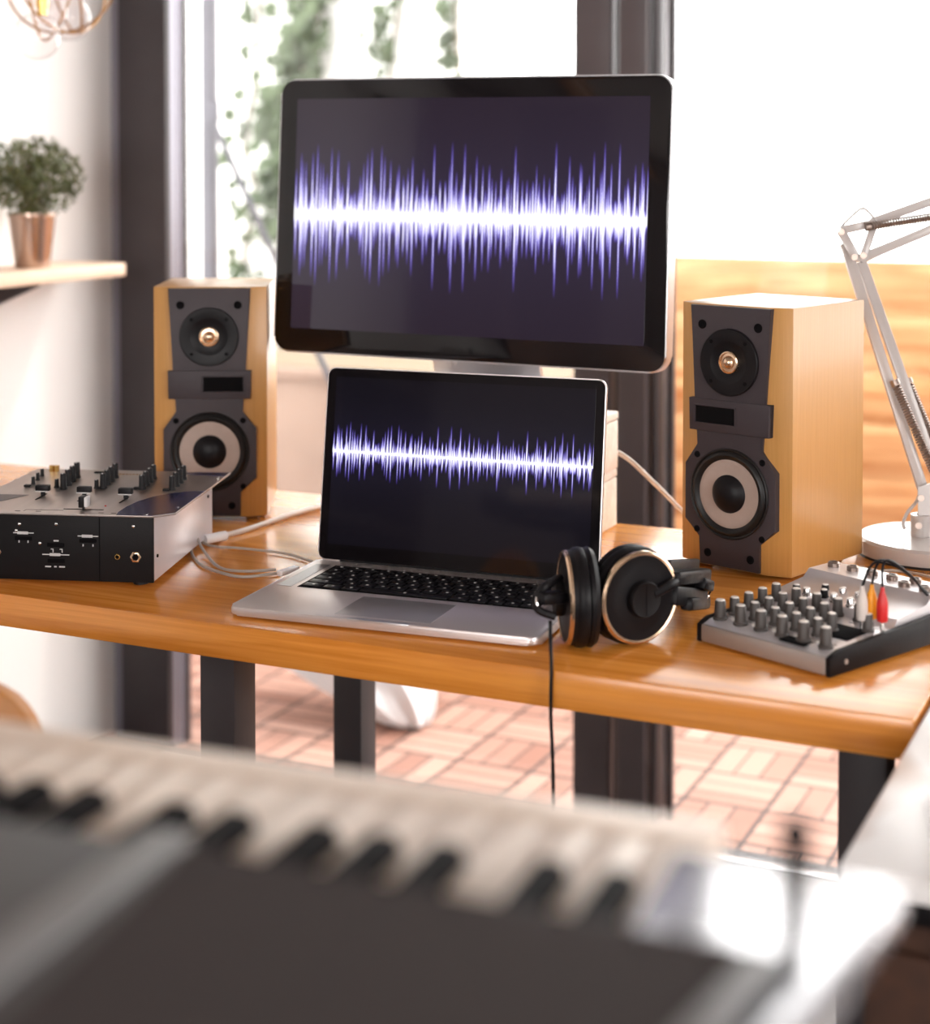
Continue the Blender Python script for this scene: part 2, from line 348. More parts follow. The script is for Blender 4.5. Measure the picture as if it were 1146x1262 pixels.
# fence
FY=4.96; fx0=aty(745,400,FY).x; fx1=4.6; ftop=aty(990,320,FY).z
fe=thing('wooden_fence','low orange board fence outside behind the right speaker and desk lamp','fence',(fx0,FY,-.02))
for k in range(6):
    h=(ftop+.02)/6
    MB().box(0,fx1-fx0,0,.03-.006*(k%2),k*h-.004,(k+1)*h+.004,.003).build('board',M['fence'],fe,loc=(0,0,0))
for k in range(5): MB().box(k*1.0+.25,k*1.0+.33,.032,.10,0,ftop+.02,.004).build('post',M['fence'],fe)
# exterior post with diagonal tie rod
ep=thing('metal_post','grey outdoor metal post with a diagonal tie rod, left of the monitor','post')
EY=3.5
p0=aty(247.5,200,EY).x; p1=aty(261.5,200,EY).x
MB().box(p0,p1,EY,EY+.03,-.02,3.4,.003).build('upright',M['post'],ep)
a=aty(258,140,EY); b_=aty(338,318,EY); b2=aty(410,475,EY)
MB().cyl(a,b2,.008).build('tie_rod',M['post'],ep)
MB().box(a.x-.012,a.x+.03,EY-.012,EY+.0,a.z-.025,a.z+.03,.002).build('bracket',M['post'],ep)
# ivy
def leafmesh(mb,c,r,nrm,spin,flat=0):
    z=Vector(nrm).normalized(); x=z.orthogonal().normalized(); x=(Matrix.Rotation(spin,3,z)@x); y=z.cross(x)
    pts=[]
    for k in range(10):
        a_=2*PI*k/10; rr=r*(1.0 if k%2==0 else .55)*(1.25 if k==0 else 1)
        pts.append(Vector(c)+x*rr*math.cos(a_)+y*rr*math.sin(a_)+z*(-.12*r if k%2==0 else .05*r))
    cv=mb.b.verts.new(Vector(c)+z*.10*r); vs=[mb.b.verts.new(p) for p in pts]
    for k in range(10): mb.b.faces.new((cv,vs[k],vs[(k+1)%10]))
def ivy(label,spine,width,n,r):
    mb=MB(); y=IY-.06
    P=[aty(px,py,y) for px,py in spine]
    L=[(P[i+1]-P[i]).length for i in range(len(P)-1)]
    for k in range(n):
        t=random.random()*sum(L); i=0
        while i<len(L)-1 and t>L[i]: t-=L[i]; i+=1
        p=P[i].lerp(P[i+1],t/L[i]); ww=width[i]+(width[i+1]-width[i])*t/L[i]
        c=p+Vector((random.gauss(0,.42)*ww,random.uniform(-.07,.03),random.gauss(0,.03)))
        leafmesh(mb,c,random.uniform(.6,1.15)*r,(random.uniform(-.5,.5),-1,random.uniform(-.1,.7)),random.random()*6.28)
    e=thing('ivy_vine',label,'ivy',(P[-1].x,y,P[-1].z),group=None)
    iv=inv(P[-1] if False else (P[-1].x,y,P[-1].z),0)
    bmesh.ops.translate(mb.b,vec=-Vector((P[-1].x,y,P[-1].z)),verts=mb.b.verts)
    mb.build('foliage',M['ivy'],e,smooth=False)
    MB().tube([iv(p+Vector((0,.05,0))) for p in P],.006,6).build('vine_stem',M['stem'],e)
ivy('thick curtain of ivy hanging behind the top left of the monitor',[(400,-110),(385,0),(372,60),(340,150),(345,300)],[.15,.15,.13,.09,.07],270,.042)
ivy('thin straggly ivy on the wall just right of the grey post',[(310,-60),(305,90),(290,180),(305,240),(290,330),(340,420),(390,455)],[.02,.03,.03,.07,.05,.05,.05],60,.034)
ivy('second ivy strand, rising above the middle of the monitor',[(478,-110),(482,0),(474,60),(470,120)],[.05,.05,.05,.04],50,.036)
ivy('narrow rightmost ivy strand above the monitor',[(556,-110),(553,0),(556,60),(560,120)],[.035,.035,.035,.02],36,.032)
# fabric bundle on the deck
def fabric_bundle():
    c=aty(500,952,3.28)
    t=MB(); n=72; m_=28; rings=[]
    prof=[]
    for j in range(m_):
        v=j/(m_-1); ring=[]
        for i in range(n):
            a_=2*PI*i/n
            fold=1+.10*math.sin(a_*9+v*3)+.06*math.sin(a_*17-v*5)*(1-v)
            r=(.035+.24*min(1,v*1.5)**.7-.03*v)*fold*(1 if v<.97 else .5)
            z=.33*v+.02*math.sin(a_*5+v*6)*v
            if j==0: r*=.72; z=0
            ring.append(t.b.verts.new((r*math.cos(a_)*1.0-.34*min(1,v*1.3),r*math.sin(a_)*.6+.10*v,z)))
        rings.append(ring)
    for a_,b__ in zip(rings,rings[1:]):
        for i in range(n): t.b.faces.new((a_[i],a_[(i+1)%n],b__[(i+1)%n],b__[i]))
    t.b.faces.new(rings[0][::-1]); t.b.faces.new(rings[-1])
    o=t.build('fabric_bundle',M['fabric'],loc=(c.x,c.y,-.02))
    return o
tag(fabric_bundle(),'crumpled white fabric cover standing on the outdoor deck behind the desk leg','fabric cover')
# ================================================================= DESK
DX0=-2.05; DX1=-.253; DY0=1.478; DY1=2.125; DT=.038
dk=thing('desk','long varnished orange pine desk with dark square metal legs','desk',((DX0+DX1)/2,(DY0+DY1)/2,0))
hx=(DX1-DX0)/2; hy=(DY1-DY0)/2
MB().box(-hx,hx,-hy,hy,DZ-DT,DZ,.003).build('tabletop',M['desk'],dk)
def dloc(x,y): return x-(DX0+DX1)/2,y-(DY0+DY1)/2
for px,y in ((281,1.56),(437,2.06),(1069,1.56),(1196,2.06)):
    x=aty(px,850,y).x; lx,ly=dloc(x,y)
    MB().box(lx-.0225,lx+.0225,ly-.0225,ly+.0225,0,DZ-DT,.002).build('leg',M['frame'],dk)
xa=aty(281,850,1.56).x; 
for y in (1.56,2.06):
    l0=dloc(xa,y)
# ================================================================= WHITE SIDE TABLE (right)
st=thing('side_table','dark brown cabinet with a white marble top at right end of desk','cabinet',(.05,1.60,0))
MB().box(-.285,.40,-.43,.42,0,.712,.004).build('body',M['walnut'],st)
MB().box(-.295,.41,-.443,.43,.712,.728,.002).build('rim',M['black'],st)
MB().box(-.299,.41,-.445,.43,.728,.7495,.004).build('top',M['marble'],st)
for xx in (-.13,.24): MB().box(xx-.15,xx+.15,-.442,-.431,.05,.69,.003).build('door',M['walnut'],st)
# open booklet
bkp=atz(1150,1020,.752)
bk=thing('booklet','white printed booklet lying open on the marble side table','booklet',(bkp.x+.105,bkp.y+.0,.7505),R(14))
def page(sgn):
    mb=MB(); n=14; A=[];B=[]
    for i in range(n):
        u=i/(n-1); z=.004+.012*math.sin(PI*min(1,u*1.15))*(1-u*.6); x=sgn*u*.105
        A.append((x,-.075,z)); B.append((x,.075,z))
    va=[mb.b.verts.new(p) for p in A]; vb=[mb.b.verts.new(p) for p in B]; vc=[mb.b.verts.new((p[0],p[1],0)) for p in A]; vd=[mb.b.verts.new((p[0],p[1],0)) for p in B]
    for i in range(n-1):
        mb.b.faces.new((va[i],va[i+1],vb[i+1],vb[i])); mb.b.faces.new((vc[i],vc[i+1],va[i+1],va[i])); mb.b.faces.new((vb[i],vb[i+1],vd[i+1],vd[i])); mb.b.faces.new((vc[i],vd[i],vd[i+1],vc[i+1]))
    mb.b.faces.new((va[-1],vc[-1],vd[-1],vb[-1])); return mb
pgs=[page(-1).build('page',M['paper'],bk),page(1).build('page',M['paper'],bk)]
for sgn,pg in zip((-1,1),pgs):
    mb=MB()
    for j in range(6):
        y=-.06+j*.022
        for k in range(3):
            x0=sgn*(.03+k*.024); x1=x0+sgn*.019
            zz=lambda x:(.004+.012*math.sin(PI*min(1,abs(x)/.105*1.15))*(1-abs(x)/.105*.6))+.0006
            mb.poly([(x0,y,zz(x0)),(x1,y,zz(x1)),(x1,y+.007,zz(x1)),(x0,y+.007,zz(x0))])
    mb.build('printed_text',M['ink'],pg,smooth=False)
# ================================================================= SPEAKERS
def speaker(label,loc,rz,mir):
    t=thing('bookshelf_speaker',label,'speaker',loc,rz,'pair of bookshelf speakers')
    W2=.077; D=.177; HH=.320
    z0=.004
    MB().prism([(-W2,.010),(-.050,0),(.050,0),(W2,.010),(W2,D),(-W2,D)],z0,HH,bev=.0008).build('cabinet',M['spk'],t)
    for sx in (-.055,.055):
        for sy in (.03,.15): MB().cyl((sx,sy,0),(sx,sy,.0045),.009).build('foot',M['rubber'],t)
    prof=[(-.056,.3185),(-.0487,.206),(-.0565,.206),(-.0555,.1675),(-.0455,.1675),(-.0445,.150),(-.063,.1258),(-.063,.058),(-.0415,.0392),(-.0415,.006),
          (.0415,.006),(.0415,.0392),(.063,.058),(.063,.1258),(.0445,.150),(.0455,.1675),(.0555,.1675),(.0565,.206),(.0487,.206),(.056,.3185)]
    Mx=Matrix(((1,0,0,0),(0,0,-1,0),(0,1,0,0),(0,0,0,1)))   # local (x,z_up,depth)->(x,-d,z)
    # xz polygon extruded along -y : p=(x,z) prism z in [-.009,.006] -> y = -z
    bf=MB().prism(prof,-.009,.005,Mx,bev=.0009).build('baffle',M['baffle'],t)
    # crossbar raised a little
    cb=MB().prism([(-.0565,.206),(-.0555,.1675),(.0555,.1675),(.0565,.206)],-.002,.0075,Mx,bev=.0008).build('port_bar',M['baffle'],t)
    s=-1 if mir else 1
    def fr(x,z,y): return Matrix.Translation((x,y,z))@Matrix.Rotation(R(90),4,'X')   # lathe +z -> -y
    MB().box(min(s*-.008,s*.046),max(s*-.008,s*.046),-.0079,-.0070,.177,.198).build('port_shade_plate',M['dark'],cb)  # flat dark plate, no real hole; its colour is the shade inside the port
    rimb=MB()
    x0,x1=sorted((s*-.009,s*.047))
    rimb.box(x0-.0015,x0,-.0088,-.006,.176,.199,.0004).box(x1,x1+.0015,-.0088,-.006,.176,.199,.0004).box(x0,x1,-.0088,-.006,.1975,.199,.0004).box(x0,x1,-.0088,-.006,.176,.1775,.0004)
    rimb.build('port_rim',M['baffle'],cb)
    # tweeter
    zt=.2524
    tw=MB().lathe([(.0402,.0),(.0402,.0035),(.0392,.0045),(.026,.0045),(.0245,.0040),(.020,.0022),(.0140,.0012),(.0125,.001),(0,.001)],fr(0,zt,-.0045),56).build('tweeter',M['black'],t)
    MB().lathe([(.0135,.001),(.0132,.0045),(.0118,.0052),(.0108,.0028),(.0080,.0030),(.0074,.0050),(.0055,.0078),(.0028,.0094),(0,.0098)],fr(0,zt,-.0045),36).build('tweeter_dome',M['gold'],tw)
    for k in range(4):
        a_=R(45+90*k); MB().cyl((.0335*math.cos(a_),-.0085,zt+.0335*math.sin(a_)),(.0335*math.cos(a_),-.0094,zt+.0335*math.sin(a_)),.0024,n=12).build('screw',M['dark'],tw)
    # woofer
    zw=.095
    wf=MB().lathe([(.0545,.004),(.0545,.0065),(.0530,.0078),(.0512,.0070),(.0508,.006)],fr(0,zw,0),64).build('woofer',M['rubber'],t)
    MB().lathe([(.0512,.006),(.0495,.0086),(.0465,.0098),(.0435,.0088),(.0410,.0060),(.0405,.0056)],fr(0,zw,0),64).build('surround',M['rubber'],wf)
    MB().lathe([(.0412,.0060),(.0400,.0066),(.036,.0060),(.0225,.0058),(.020,.0056),(0,.0055)],fr(0,zw,0),56).build('cone',M['cone'],wf)
    MB().lathe([(.0228,.0050),(.0228,.0068),(.0212,.0085),(.017,.0125),(.011,.0155),(.005,.0168),(0,.0170)],fr(0,zw,0),40).build('dust_cap',M['black'],wf)
    for x,z,r in ((-.039,.2955,.0056),(.039,.2955,.0056),(-.0455,.1375,.0040),(.0455,.1375,.0040),(-.0455,.0470,.0040),(.0455,.0470,.0040),(-.030,.0205,.0050),(.030,.0205,.0050)):
        MB().lathe([(r,.0048),(r,.0056),(r*.72,.0060),(r*.62,.0052),(0,.0052)],fr(x,z,0),18).build('screw',M['dark'],t)
    return t
def spk_place(x,y,yaw,w=.1544):
    return (x+math.cos(yaw)*w/2+math.sin(yaw)*.010,y+math.sin(yaw)*w/2-math.cos(yaw)*.010,DZ)
yR=R(-17.0); yL=R(27)
speaker('honey veneer speaker at right, between the headphones and desk lamp',spk_place(-.617,1.9557,yR),yR,True)
speaker('honey veneer speaker at left, behind the mixing console',spk_place(-1.3452,1.8808,yL,.1504),yL,False)
# ================================================================= MONITOR + BOXES
mc=Vector((-.9487,2.0305,1.1635)); MM=Matrix.Translation(mc)@Matrix.Rotation(R(1.67),4,'Z')@Matrix.Rotation(R(-3.25),4,'X')@Matrix.Rotation(R(.43),4,'Y')
mn=thing('monitor','large aluminium desktop monitor showing a waveform, raised above the laptop','monitor',Mx=MM)
def rrect(w,h,r,n=6):
    P=[]
    for cx,cz,a0 in ((w/2-r,h/2-r,0),(-w/2+r,h/2-r,90),(-w/2+r,-h/2+r,180),(w/2-r,-h/2+r,270)):
        for k in range(n+1):
            a_=R(a0+90*k/n); P.append((cx+r*math.cos(a_),cz+r*math.sin(a_)))
    return P
Mxz=Matrix(((1,0,0,0),(0,0,-1,0),(0,1,0,0),(0,0,0,1)))
MB().prism(rrect(.575,.385,.022),-.028,0,Mxz,bev=.004).build('housing',M['alu'],mn)
MB().prism(rrect(.571,.381,.020),-.0005,.0012,Mxz,bev=.0004).build('front_glass',M['screen_glass'],mn)
SW,SH=.517,.322
M['wave_big']=wavemat('monitor_waveform',SW,SH,-.005,.325,1.0,(.016,.010,.016),.03)
scr=MB().box(-SW/2,SW/2,-.0005,.0003,-SH/2,SH/2).build('screen',M['wave_big'],mn,loc=(-.001,-.0015,.003),smooth=False)
# small round emblem-free lens above, stand arm and foot
Mi=MM.inverted()
bxc=Vector((-.90,2.06,.90))
nk=MB(); top=Vector((0,.030,-.02)); low=Mi@Vector((-.945,2.115,.915))
nk.box(-.09,.09,.028,.034,-.10,.06,.002); nk.bar(top+Vector((0,.004,-.05)),low,.16,.010,(0,1,0),.002)
nk.build('stand',M['alu'],mn)
ft=MB().box(-.09,.09,-.085,.085,0,.008,.002).build('foot',M['alu'],mn)
ft.matrix_world=Matrix.Translation((-.945,2.035,.9055)); ft.matrix_parent_inverse=Matrix.Identity(4)
ft.matrix_basis=Mi@Matrix.Translation((-.945,2.035,.9055))
for k,(x0,x1,lb) in enumerate(((-1.09,-.7585,'white washed wooden box under the monitor, standing on the desk'),(-1.08,-.757,'white washed wooden box on top of the other box, carrying the monitor stand'))):
    z=DZ+k*.0775
    o=thing('wooden_box',lb,'box',((x0+x1)/2,2.03,z),0,'boxes under the monitor')
    hx_=(x1-x0)/2
    MB().box(-hx_,hx_,-.083,.083,0,.0655,.002).build('body',M['paintwood'],o)
    MB().box(-hx_-.0,hx_,-.0845,.0845,.0662,.0770,.002).build('lid',M['paintwood'],o)
# white monitor cable
tag(MB().tube([(-.76,2.118,.848),(-.74,2.122,.835),(-.70,2.125,.80),(-.655,2.12,.765),(-.612,2.121,.7545),(-.598,2.129,.7545),(-.592,2.1300,.742),(-.591,2.131,.60)],.0032,10).build('monitor_cable',M['cable_white']),'white cable drooping from the box stack toward the right speaker','cable')
# ================================================================= LAPTOP
LY=R(4.86); LL=Vector((-.9821,1.501,DZ))
lp=thing('laptop','open silver laptop showing a waveform, in the middle of the desk','laptop',LL,LY)
W,D=.3505,.2271
base=MB(); 
pts=rrect(W,D+.008,.012)
MB().prism([(p[0]+W/2,p[1]+(D+.008)/2) for p in pts],.0035,.0125,bev=.0028).build('base',M['alu_body'],lp)
MB().box(W*.40,W*.60,-.0004,.0065,.0105,.01265,.0004).build('thumb_notch',M['alu'],lp)
part_label(MB().box(W*.345,W*.655,.012,.088,.0124,.0128,.0002).build('trackpad',mat('grey_trackpad',(.36,.34,.35),.35,.6,noise=(9,.02,(1,1,1))),lp),'grey trackpad')
for fx_ in (.03,W-.03):
    for fy in (.03,D-.03): MB().cyl((fx_,fy,0),(fx_,fy,.004),.007,n=16).build('foot',M['rubber'],lp)
kb=MB().box(.034,W-.034,.101,.205,.0123,.01285,.0002).build('keyboard',M['dark'],lp)
keym=M['black']
rows=[(.1035,.0155,[1.25,1.1,1.1,5.2,1.1,1.1,.9,.9,.9]),(.1205,.0155,[2.2]+[1]*10+[2.2]),(.1375,.0155,[1.8]+[1]*11+[1.8]),(.1545,.0155,[1.5]+[1]*13),(.1715,.0155,[1]*13+[1.5]),(.1885,.0125,[1]*14)]
kx0,kx1=.0365,W-.0365
glyph=[]
for y,h,ws in rows:
    tot=sum(ws); x=kx0
    for w_ in ws:
        ww=(kx1-kx0)*w_/tot
        k=MB().box(x+.0014,x+ww-.0014,y+.0012,y+h-.0002,.0128,.0142,.0005).build('key',keym,kb)
        glyph.append((x+ww/2,y+h*.55)); x+=ww
gm=MB()
for gx,gy in glyph: gm.box(gx-.0014,gx+.0014,gy-.0012,gy+.0018,.01415,.0143)
gm.build('key_legends',M['print'],kb,smooth=False)
for sx in (.018,W-.018): MB().box(sx-.009,sx+.009,.10,.205,.0124,.01268).build('speaker_grille',bpy.data.materials['grey_trackpad'],lp)
# lid
LT=R(8.23)
lid=bpy.data.objects.new('lid',MB().prism(rrect(W,.2311,.010),-.0045,0,Mxz,bev=.0015).build('tmp',M['alu_body']).data)
bpy.data.objects.remove(bpy.data.objects['tmp']); C.objects.link(lid); lid.parent=lp
lid.location=(W/2,D+.0,.0125); lid.rotation_euler=(-LT,0,0)
lid.data.transform(Matrix.Translation((0,0,.2311/2)))
lid.data.name='lid'
def on_lid(mb,name,m,loc=(0,0,0)):
    return mb.build(name,m,lid,loc=loc,smooth=False)
MB().prism([(p[0],p[1]+.2311/2) for p in rrect(W-.003,.2311-.003,.009)],-.0002,.0008,Mxz).build('screen_bezel',M['screen_glass'],lid,smooth=False)
SW2,SH2=.326,.200
M['wave_small']=wavemat('laptop_waveform',SW2,SH2,.055,.19,.95,(.003,.0022,.004),.016,.62)
on_lid(MB().box(-SW2/2,SW2/2,-.0002,.0002,-SH2/2,SH2/2),'screen',M['wave_small'],(0,-.0011,.2311/2+.004))
MB().cyl((.03,D+.004,.0115),(W-.03,D+.004,.0115),.0058,n=20).build('hinge',M['black'],lp)
# laptop connectors on left edge
il=inv(LL,LY)
# ================================================================= DJ MIXER (left)
A_=Vector((-1.103,1.57,DZ)); AY=R(18.5)
MXp=thing('mixing_console','silver topped mixing console with a black front panel, left end of desk','mixer',A_,AY)
ia=inv(A_,AY)
PX0=-.262; PD=.270; PH=.083
plate=MB().prism([(PX0+.004,.0),(-.022,-.0),(0,.020),(0,PD),(PX0,PD),(PX0,.010)],PH,PH+.0025,bev=.0005).build('top_plate',M['steel'],MXp)
MB().box(PX0+.022,-.0225,.006,PD-.008,.0075,PH,.001).build('body',M['side_steel'],MXp)
fp=MB().box(PX0+.021,-.0215,.002,.0062,.0075,PH-.0003,.0006).build('front_panel',M['black_panel'],MXp)
for fx_ in (PX0+.035,-.045):
    for fy in (.03,PD-.04): MB().cyl((fx_,fy,0),(fx_,fy,.008),.009,n=18).build('foot',M['rubber'],MXp)
def fpx(px,py): return -.0215-(189-px)*.000975, .0075+(715.5-py)*.00097
x_,_=fpx(124,0)
MB().box(x_-.0005,x_+.0005,.0014,.0022,.008,PH-.001).build('seam',M['dark'],fp)
mb=MB()
def pr(px,py,w,h,yy=.0012):
    x,z=fpx(px,py); mb.box(x-w/2*.00097,x+w/2*.00097,yy,.0022,z-h/2*.00097,z+h/2*.00097)
for cx_,cy_,w_ in ((31,659.5,25),(110,661.5,25),(70.5,684.6,33)):
    pr(cx_,cy_,w_,1); pr(cx_-1,cy_,13,3.2)
for px,py in ((65,678),(67.2,680),(76,678),(78.3,680)): pr(px,py,.9,4) if py==680 else pr(px+1,py,3,.9)
for x0 in (61,70,78): pr(x0,699,7 if x0!=70 else 3,1.5)
for px,py in ((25.5,670),(36.5,670),(104,672.5),(116,672.5)): pr(px,py,1.2,2.6)
pr(71,668,6,1.6)
mb.build('panel_markings',M['print'],fp,smooth=False)
for cx_,cy_ in ((31,666),(110,667),(70.5,673),(71,692)):
    x,z=fpx(cx_,cy_); MB().box(x-.010,x+.010,.0004,.0022,z-.0022,z+.0022,.0004).build('slide_switch',M['dark'],fp)
def screwk(px,py,r=.0017,m='chrome'):
    x,z=fpx(px,py); MB().lathe([(r,0),(r,.0006),(r*.5,.0012),(0,.0012)],Matrix.Translation((x,.0022,z))@Matrix.Rotation(R(90),4,'X'),14).build('screw',M[m],fp)
for px,py in ((71,648),(165,648.5),(26,649),(51,671.5),(22,657)): screwk(px,py)
def jack(px,py,r,mm,nm,hexn):
    x,z=fpx(px,py); Mt=Matrix.Translation((x,.0022,z))@Matrix.Rotation(R(90),4,'X')
    j=MB().lathe([(r*1.0,0),(r*1.0,.002),(r*.85,.0026),(r*.62,.0026),(r*.55,.001),(r*.55,.0004)],Mt,hexn).build(nm,mm,fp)
    MB().lathe([(r*.58,.0004),(0,.0004)],Mt,16).build('socket_hole',M['dark'],j)
jack(168,684.7,.0066,M['gold'],'headphone_jack',6); jack(146,685,.0034,M['brass'],'mini_jack',18); jack(-2,683,.006,M['chrome'],'microphone_jack',6)
# side screws
for y,z in ((.02,.035),(.24,.06)):
    MB().cyl((-.0226,y,z),(-.0212,y,z),.002,n=12).build('side_screw',M['dark'],MXp)
# blue print decal on plate
zt=PH+.0025
def onp(px,py,dz=0): p=ia(atz(px,py,DZ+zt)); return (p.x,p.y,zt+dz)
mb=MB()
top=[(141,636),(146,631),(156,624.5),(170,618),(188,612.5),(208,608.5),(229,606),(240,605.5)]
P2=[onp(px,py) for px,py in top]
pp=[(min(p[0],-.0008),max(p[1],.0008)) for p in P2]
edge=[(-.0008,pp[-1][1]),(-.0008,.0206),(-.0225,.0006)]
mb.prism(pp+edge+[(pp[0][0],.0006)],zt-.0001,zt+.0003)
mb.build('blue_graphic',M['blue'],plate,smooth=False); mb=MB()
mb.prism([(-.055,PD-.004),(-.065,PD-.018),(-.0008,PD-.026),(-.0008,PD-.001)],zt-.0001,zt+.0003)
mb.build('blue_graphic',M['blue'],plate,smooth=False)
mb=MB(); a0=onp(-30,600); mb.prism([(PX0+.002,.10),(PX0+.055,.10),(PX0+.03,.05),(PX0+.002,.045)],zt-.0001,zt+.0003)
part_label(mb.build('grey_graphic',M['frame2'],plate,smooth=False),'grey printed panel at the left edge of the plate')
# knob columns
def knob(p,r,h,parent=MXp,m='black',name='knob'):
    k=MB().lathe([(r*1.15,0),(r*1.15,h*.12),(r*.95,h*.2),(r*.88,h*.93),(r*.75,h),(0,h)],Matrix.Translation(p),18).build(name,M[m],parent)
    MB().box(-.0005,.0005,-r*.95,-r*.2,h*.98,h*1.03).build('pointer',M['print'],k,loc=p)
    return k
def knobcol(a,b,n,r,h):
    pa=Vector(onp(*a)); pb=Vector(onp(*b))
    for i in range(n): knob(pa.lerp(pb,i/(n-1)),r,h)
knobcol((78,603),(95,589),4,.0042,.020); knobcol((127,602),(142,589),4,.0042,.019); knobcol((175,603),(189,590),4,.0042,.018); knobcol((212,604),(226,591),4,.0042,.018)
knobcol((41,597),(52,587),3,.0026,.010)
for px,py in ((70,601),(119,602)): knob(Vector(onp(px,py)),.0030,.011)
for px,py in ((34,600),(205,605),(169,603)): MB().box(-.004,.004,-.003,.003,0,.003,.0006).build('push_button',M['black'],MXp,loc=onp(px,py))
MB().cyl(onp(64,581),(onp(64,581)[0],onp(64,581)[1],zt+.008),.0035).build('toggle_switch',M['brass'],MXp)
MB().cyl(onp(70,581),(onp(70,581)[0],onp(70,581)[1],zt+.008),.0035).build('toggle_switch',M['brass'],MXp)
MB().box(-.012,.012,-.003,.003,0,.0015).build('level_display',M['dark'],MXp,loc=onp(128,583))
mb=MB()
for k in range(7): mb.box(-.015+k*.0045,-.0125+k*.0045,-.0015,.0015,0,.001)
mb.build('level_lights',M['brass'],MXp,loc=onp(161,585),smooth=False)
for px,py in ((53,611),(104,613),(155,615)):
    p=Vector(onp(px,py))
    MB().box(-.0007,.0007,-.024,.012,0,.0006).build('fader_slot',M['dark'],MXp,loc=p)
    f_=MB().box(-.0085,.0085,-.0045,.0045,.006,.0135,.0012).box(-.0025,.0025,-.001,.001,0,.0065).build('fader',M['black'],MXp,loc=p)
    MB().box(-.0085,.0085,-.0048,-.0043,.0058,.0068).build('fader_line',M['print'],f_)
p=Vector(onp(103,628))
MB().box(-.024,.024,-.0007,.0007,0,.0006).build('fader_slot',M['dark'],MXp,loc=p)
cf=MB().box(-.0045,.0025,-.006,.006,.003,.016,.001).box(-.001,.001,-.002,.002,0,.004).build('crossfader',M['black'],MXp,loc=p)
part_label(MB().box(.0025,.0062,-.006,.006,.004,.0155,.0008).build('crossfader_side',M['print'],cf),'pale right side of the crossfader')
mb=MB(); q=Vector(onp(75,631))
for dx in (-.055,-.030,.045,.060,.085): mb.box(dx,dx+.006,-.0006,.0006,0,.0003)
mb.box(-.045,.0,.008,.0085,0,.0003); mb.box(-.045,-.0445,.0,.008,0,.0003)
mb.build('plate_markings',M['dark'],plate,loc=q,smooth=False)
part_label(MB().cyl((0,0,0),(0,0,.0012),.0012,n=10).build('indicator_light',mat('red_indicator',(.5,.02,.02),.4,noise=(9,.1,(1,1,1))),MXp,loc=onp(130,624)),'tiny red indicator light')
for x,y in ((-.006,.05),(-.006,PD-.04),(PX0+.006,PD-.04),(-.03,.006)): MB().cyl((x,y,zt),(x,y,zt+.0008),.002,n=12).build('screw',M['chrome'],plate)
# ================================================================= CABLES LEFT
def dp(px,py,h=.003): 
    return atz(px,py,DZ+h)
cab=thing('power_cable','thick white cable lying between the left speaker and laptop, ending in looped grey leads','cable',dp(262,662,0))
ic=inv(dp(262,662,0),0)
MB().tube([ic(dp(*q)) for q in ((272,661),(300,654),(330,644),(360,634),(400,623),(440,615))],.0036,10).build('cable',M['cable_white'],cab)
MB().cyl(ic(dp(252,665,.008)),ic(dp(278,660,.008)),.0062,n=20).build('strain_relief',M['white_plastic'],cab)
MB().tube([ic(dp(250,664,.009)),ic(dp(240,668,.006)),ic(dp(236,680)),ic(dp(246,695)),ic(dp(270,705)),ic(dp(300,711)),ic(dp(345,706))],.0018,8).build('lead',M['cable_grey'],cab)
MB().tube([ic(dp(249,662,.010)),ic(dp(243,662,.016)),ic(dp(252,680,.006)),ic(dp(270,699)),ic(dp(300,704)),ic(dp(340,702))],.0018,8).build('lead',M['cable_grey'],cab)
MB().tube([ic(dp(247,667,.006)),ic(dp(262,673)),ic(dp(300,676)),ic(dp(350,682)),ic(dp(385,692))],.0016,8).build('lead',M['cable_grey'],cab)
pa,pb=dp(344,707,.006),dp(366,700,.007)
MB().bar(ic(pa),ic(pb),.009,.006,(0,0,1),.001).build('connector',M['white_plastic'],cab)
tag(MB().tube([dp(230,668),dp(243,662,.003),dp(252,657,.004)] ,.0012,6).build('audio_lead',M['cable_white']),'thin pale lead behind the right side of the mixing console','cable')
# cable right, from behind the speaker round the lamp base
tag(MB().tube([dp(1000,712,.002),dp(1030,706,.002),dp(1060,699,.002),dp(1075,704,.002),dp(1100,703,.002),dp(1130,707,.002),dp(1165,716,.002)],.0017,8).build('speaker_cable',M['cable_grey']),'thin grey cable on the desk in front of the lamp base','cable')
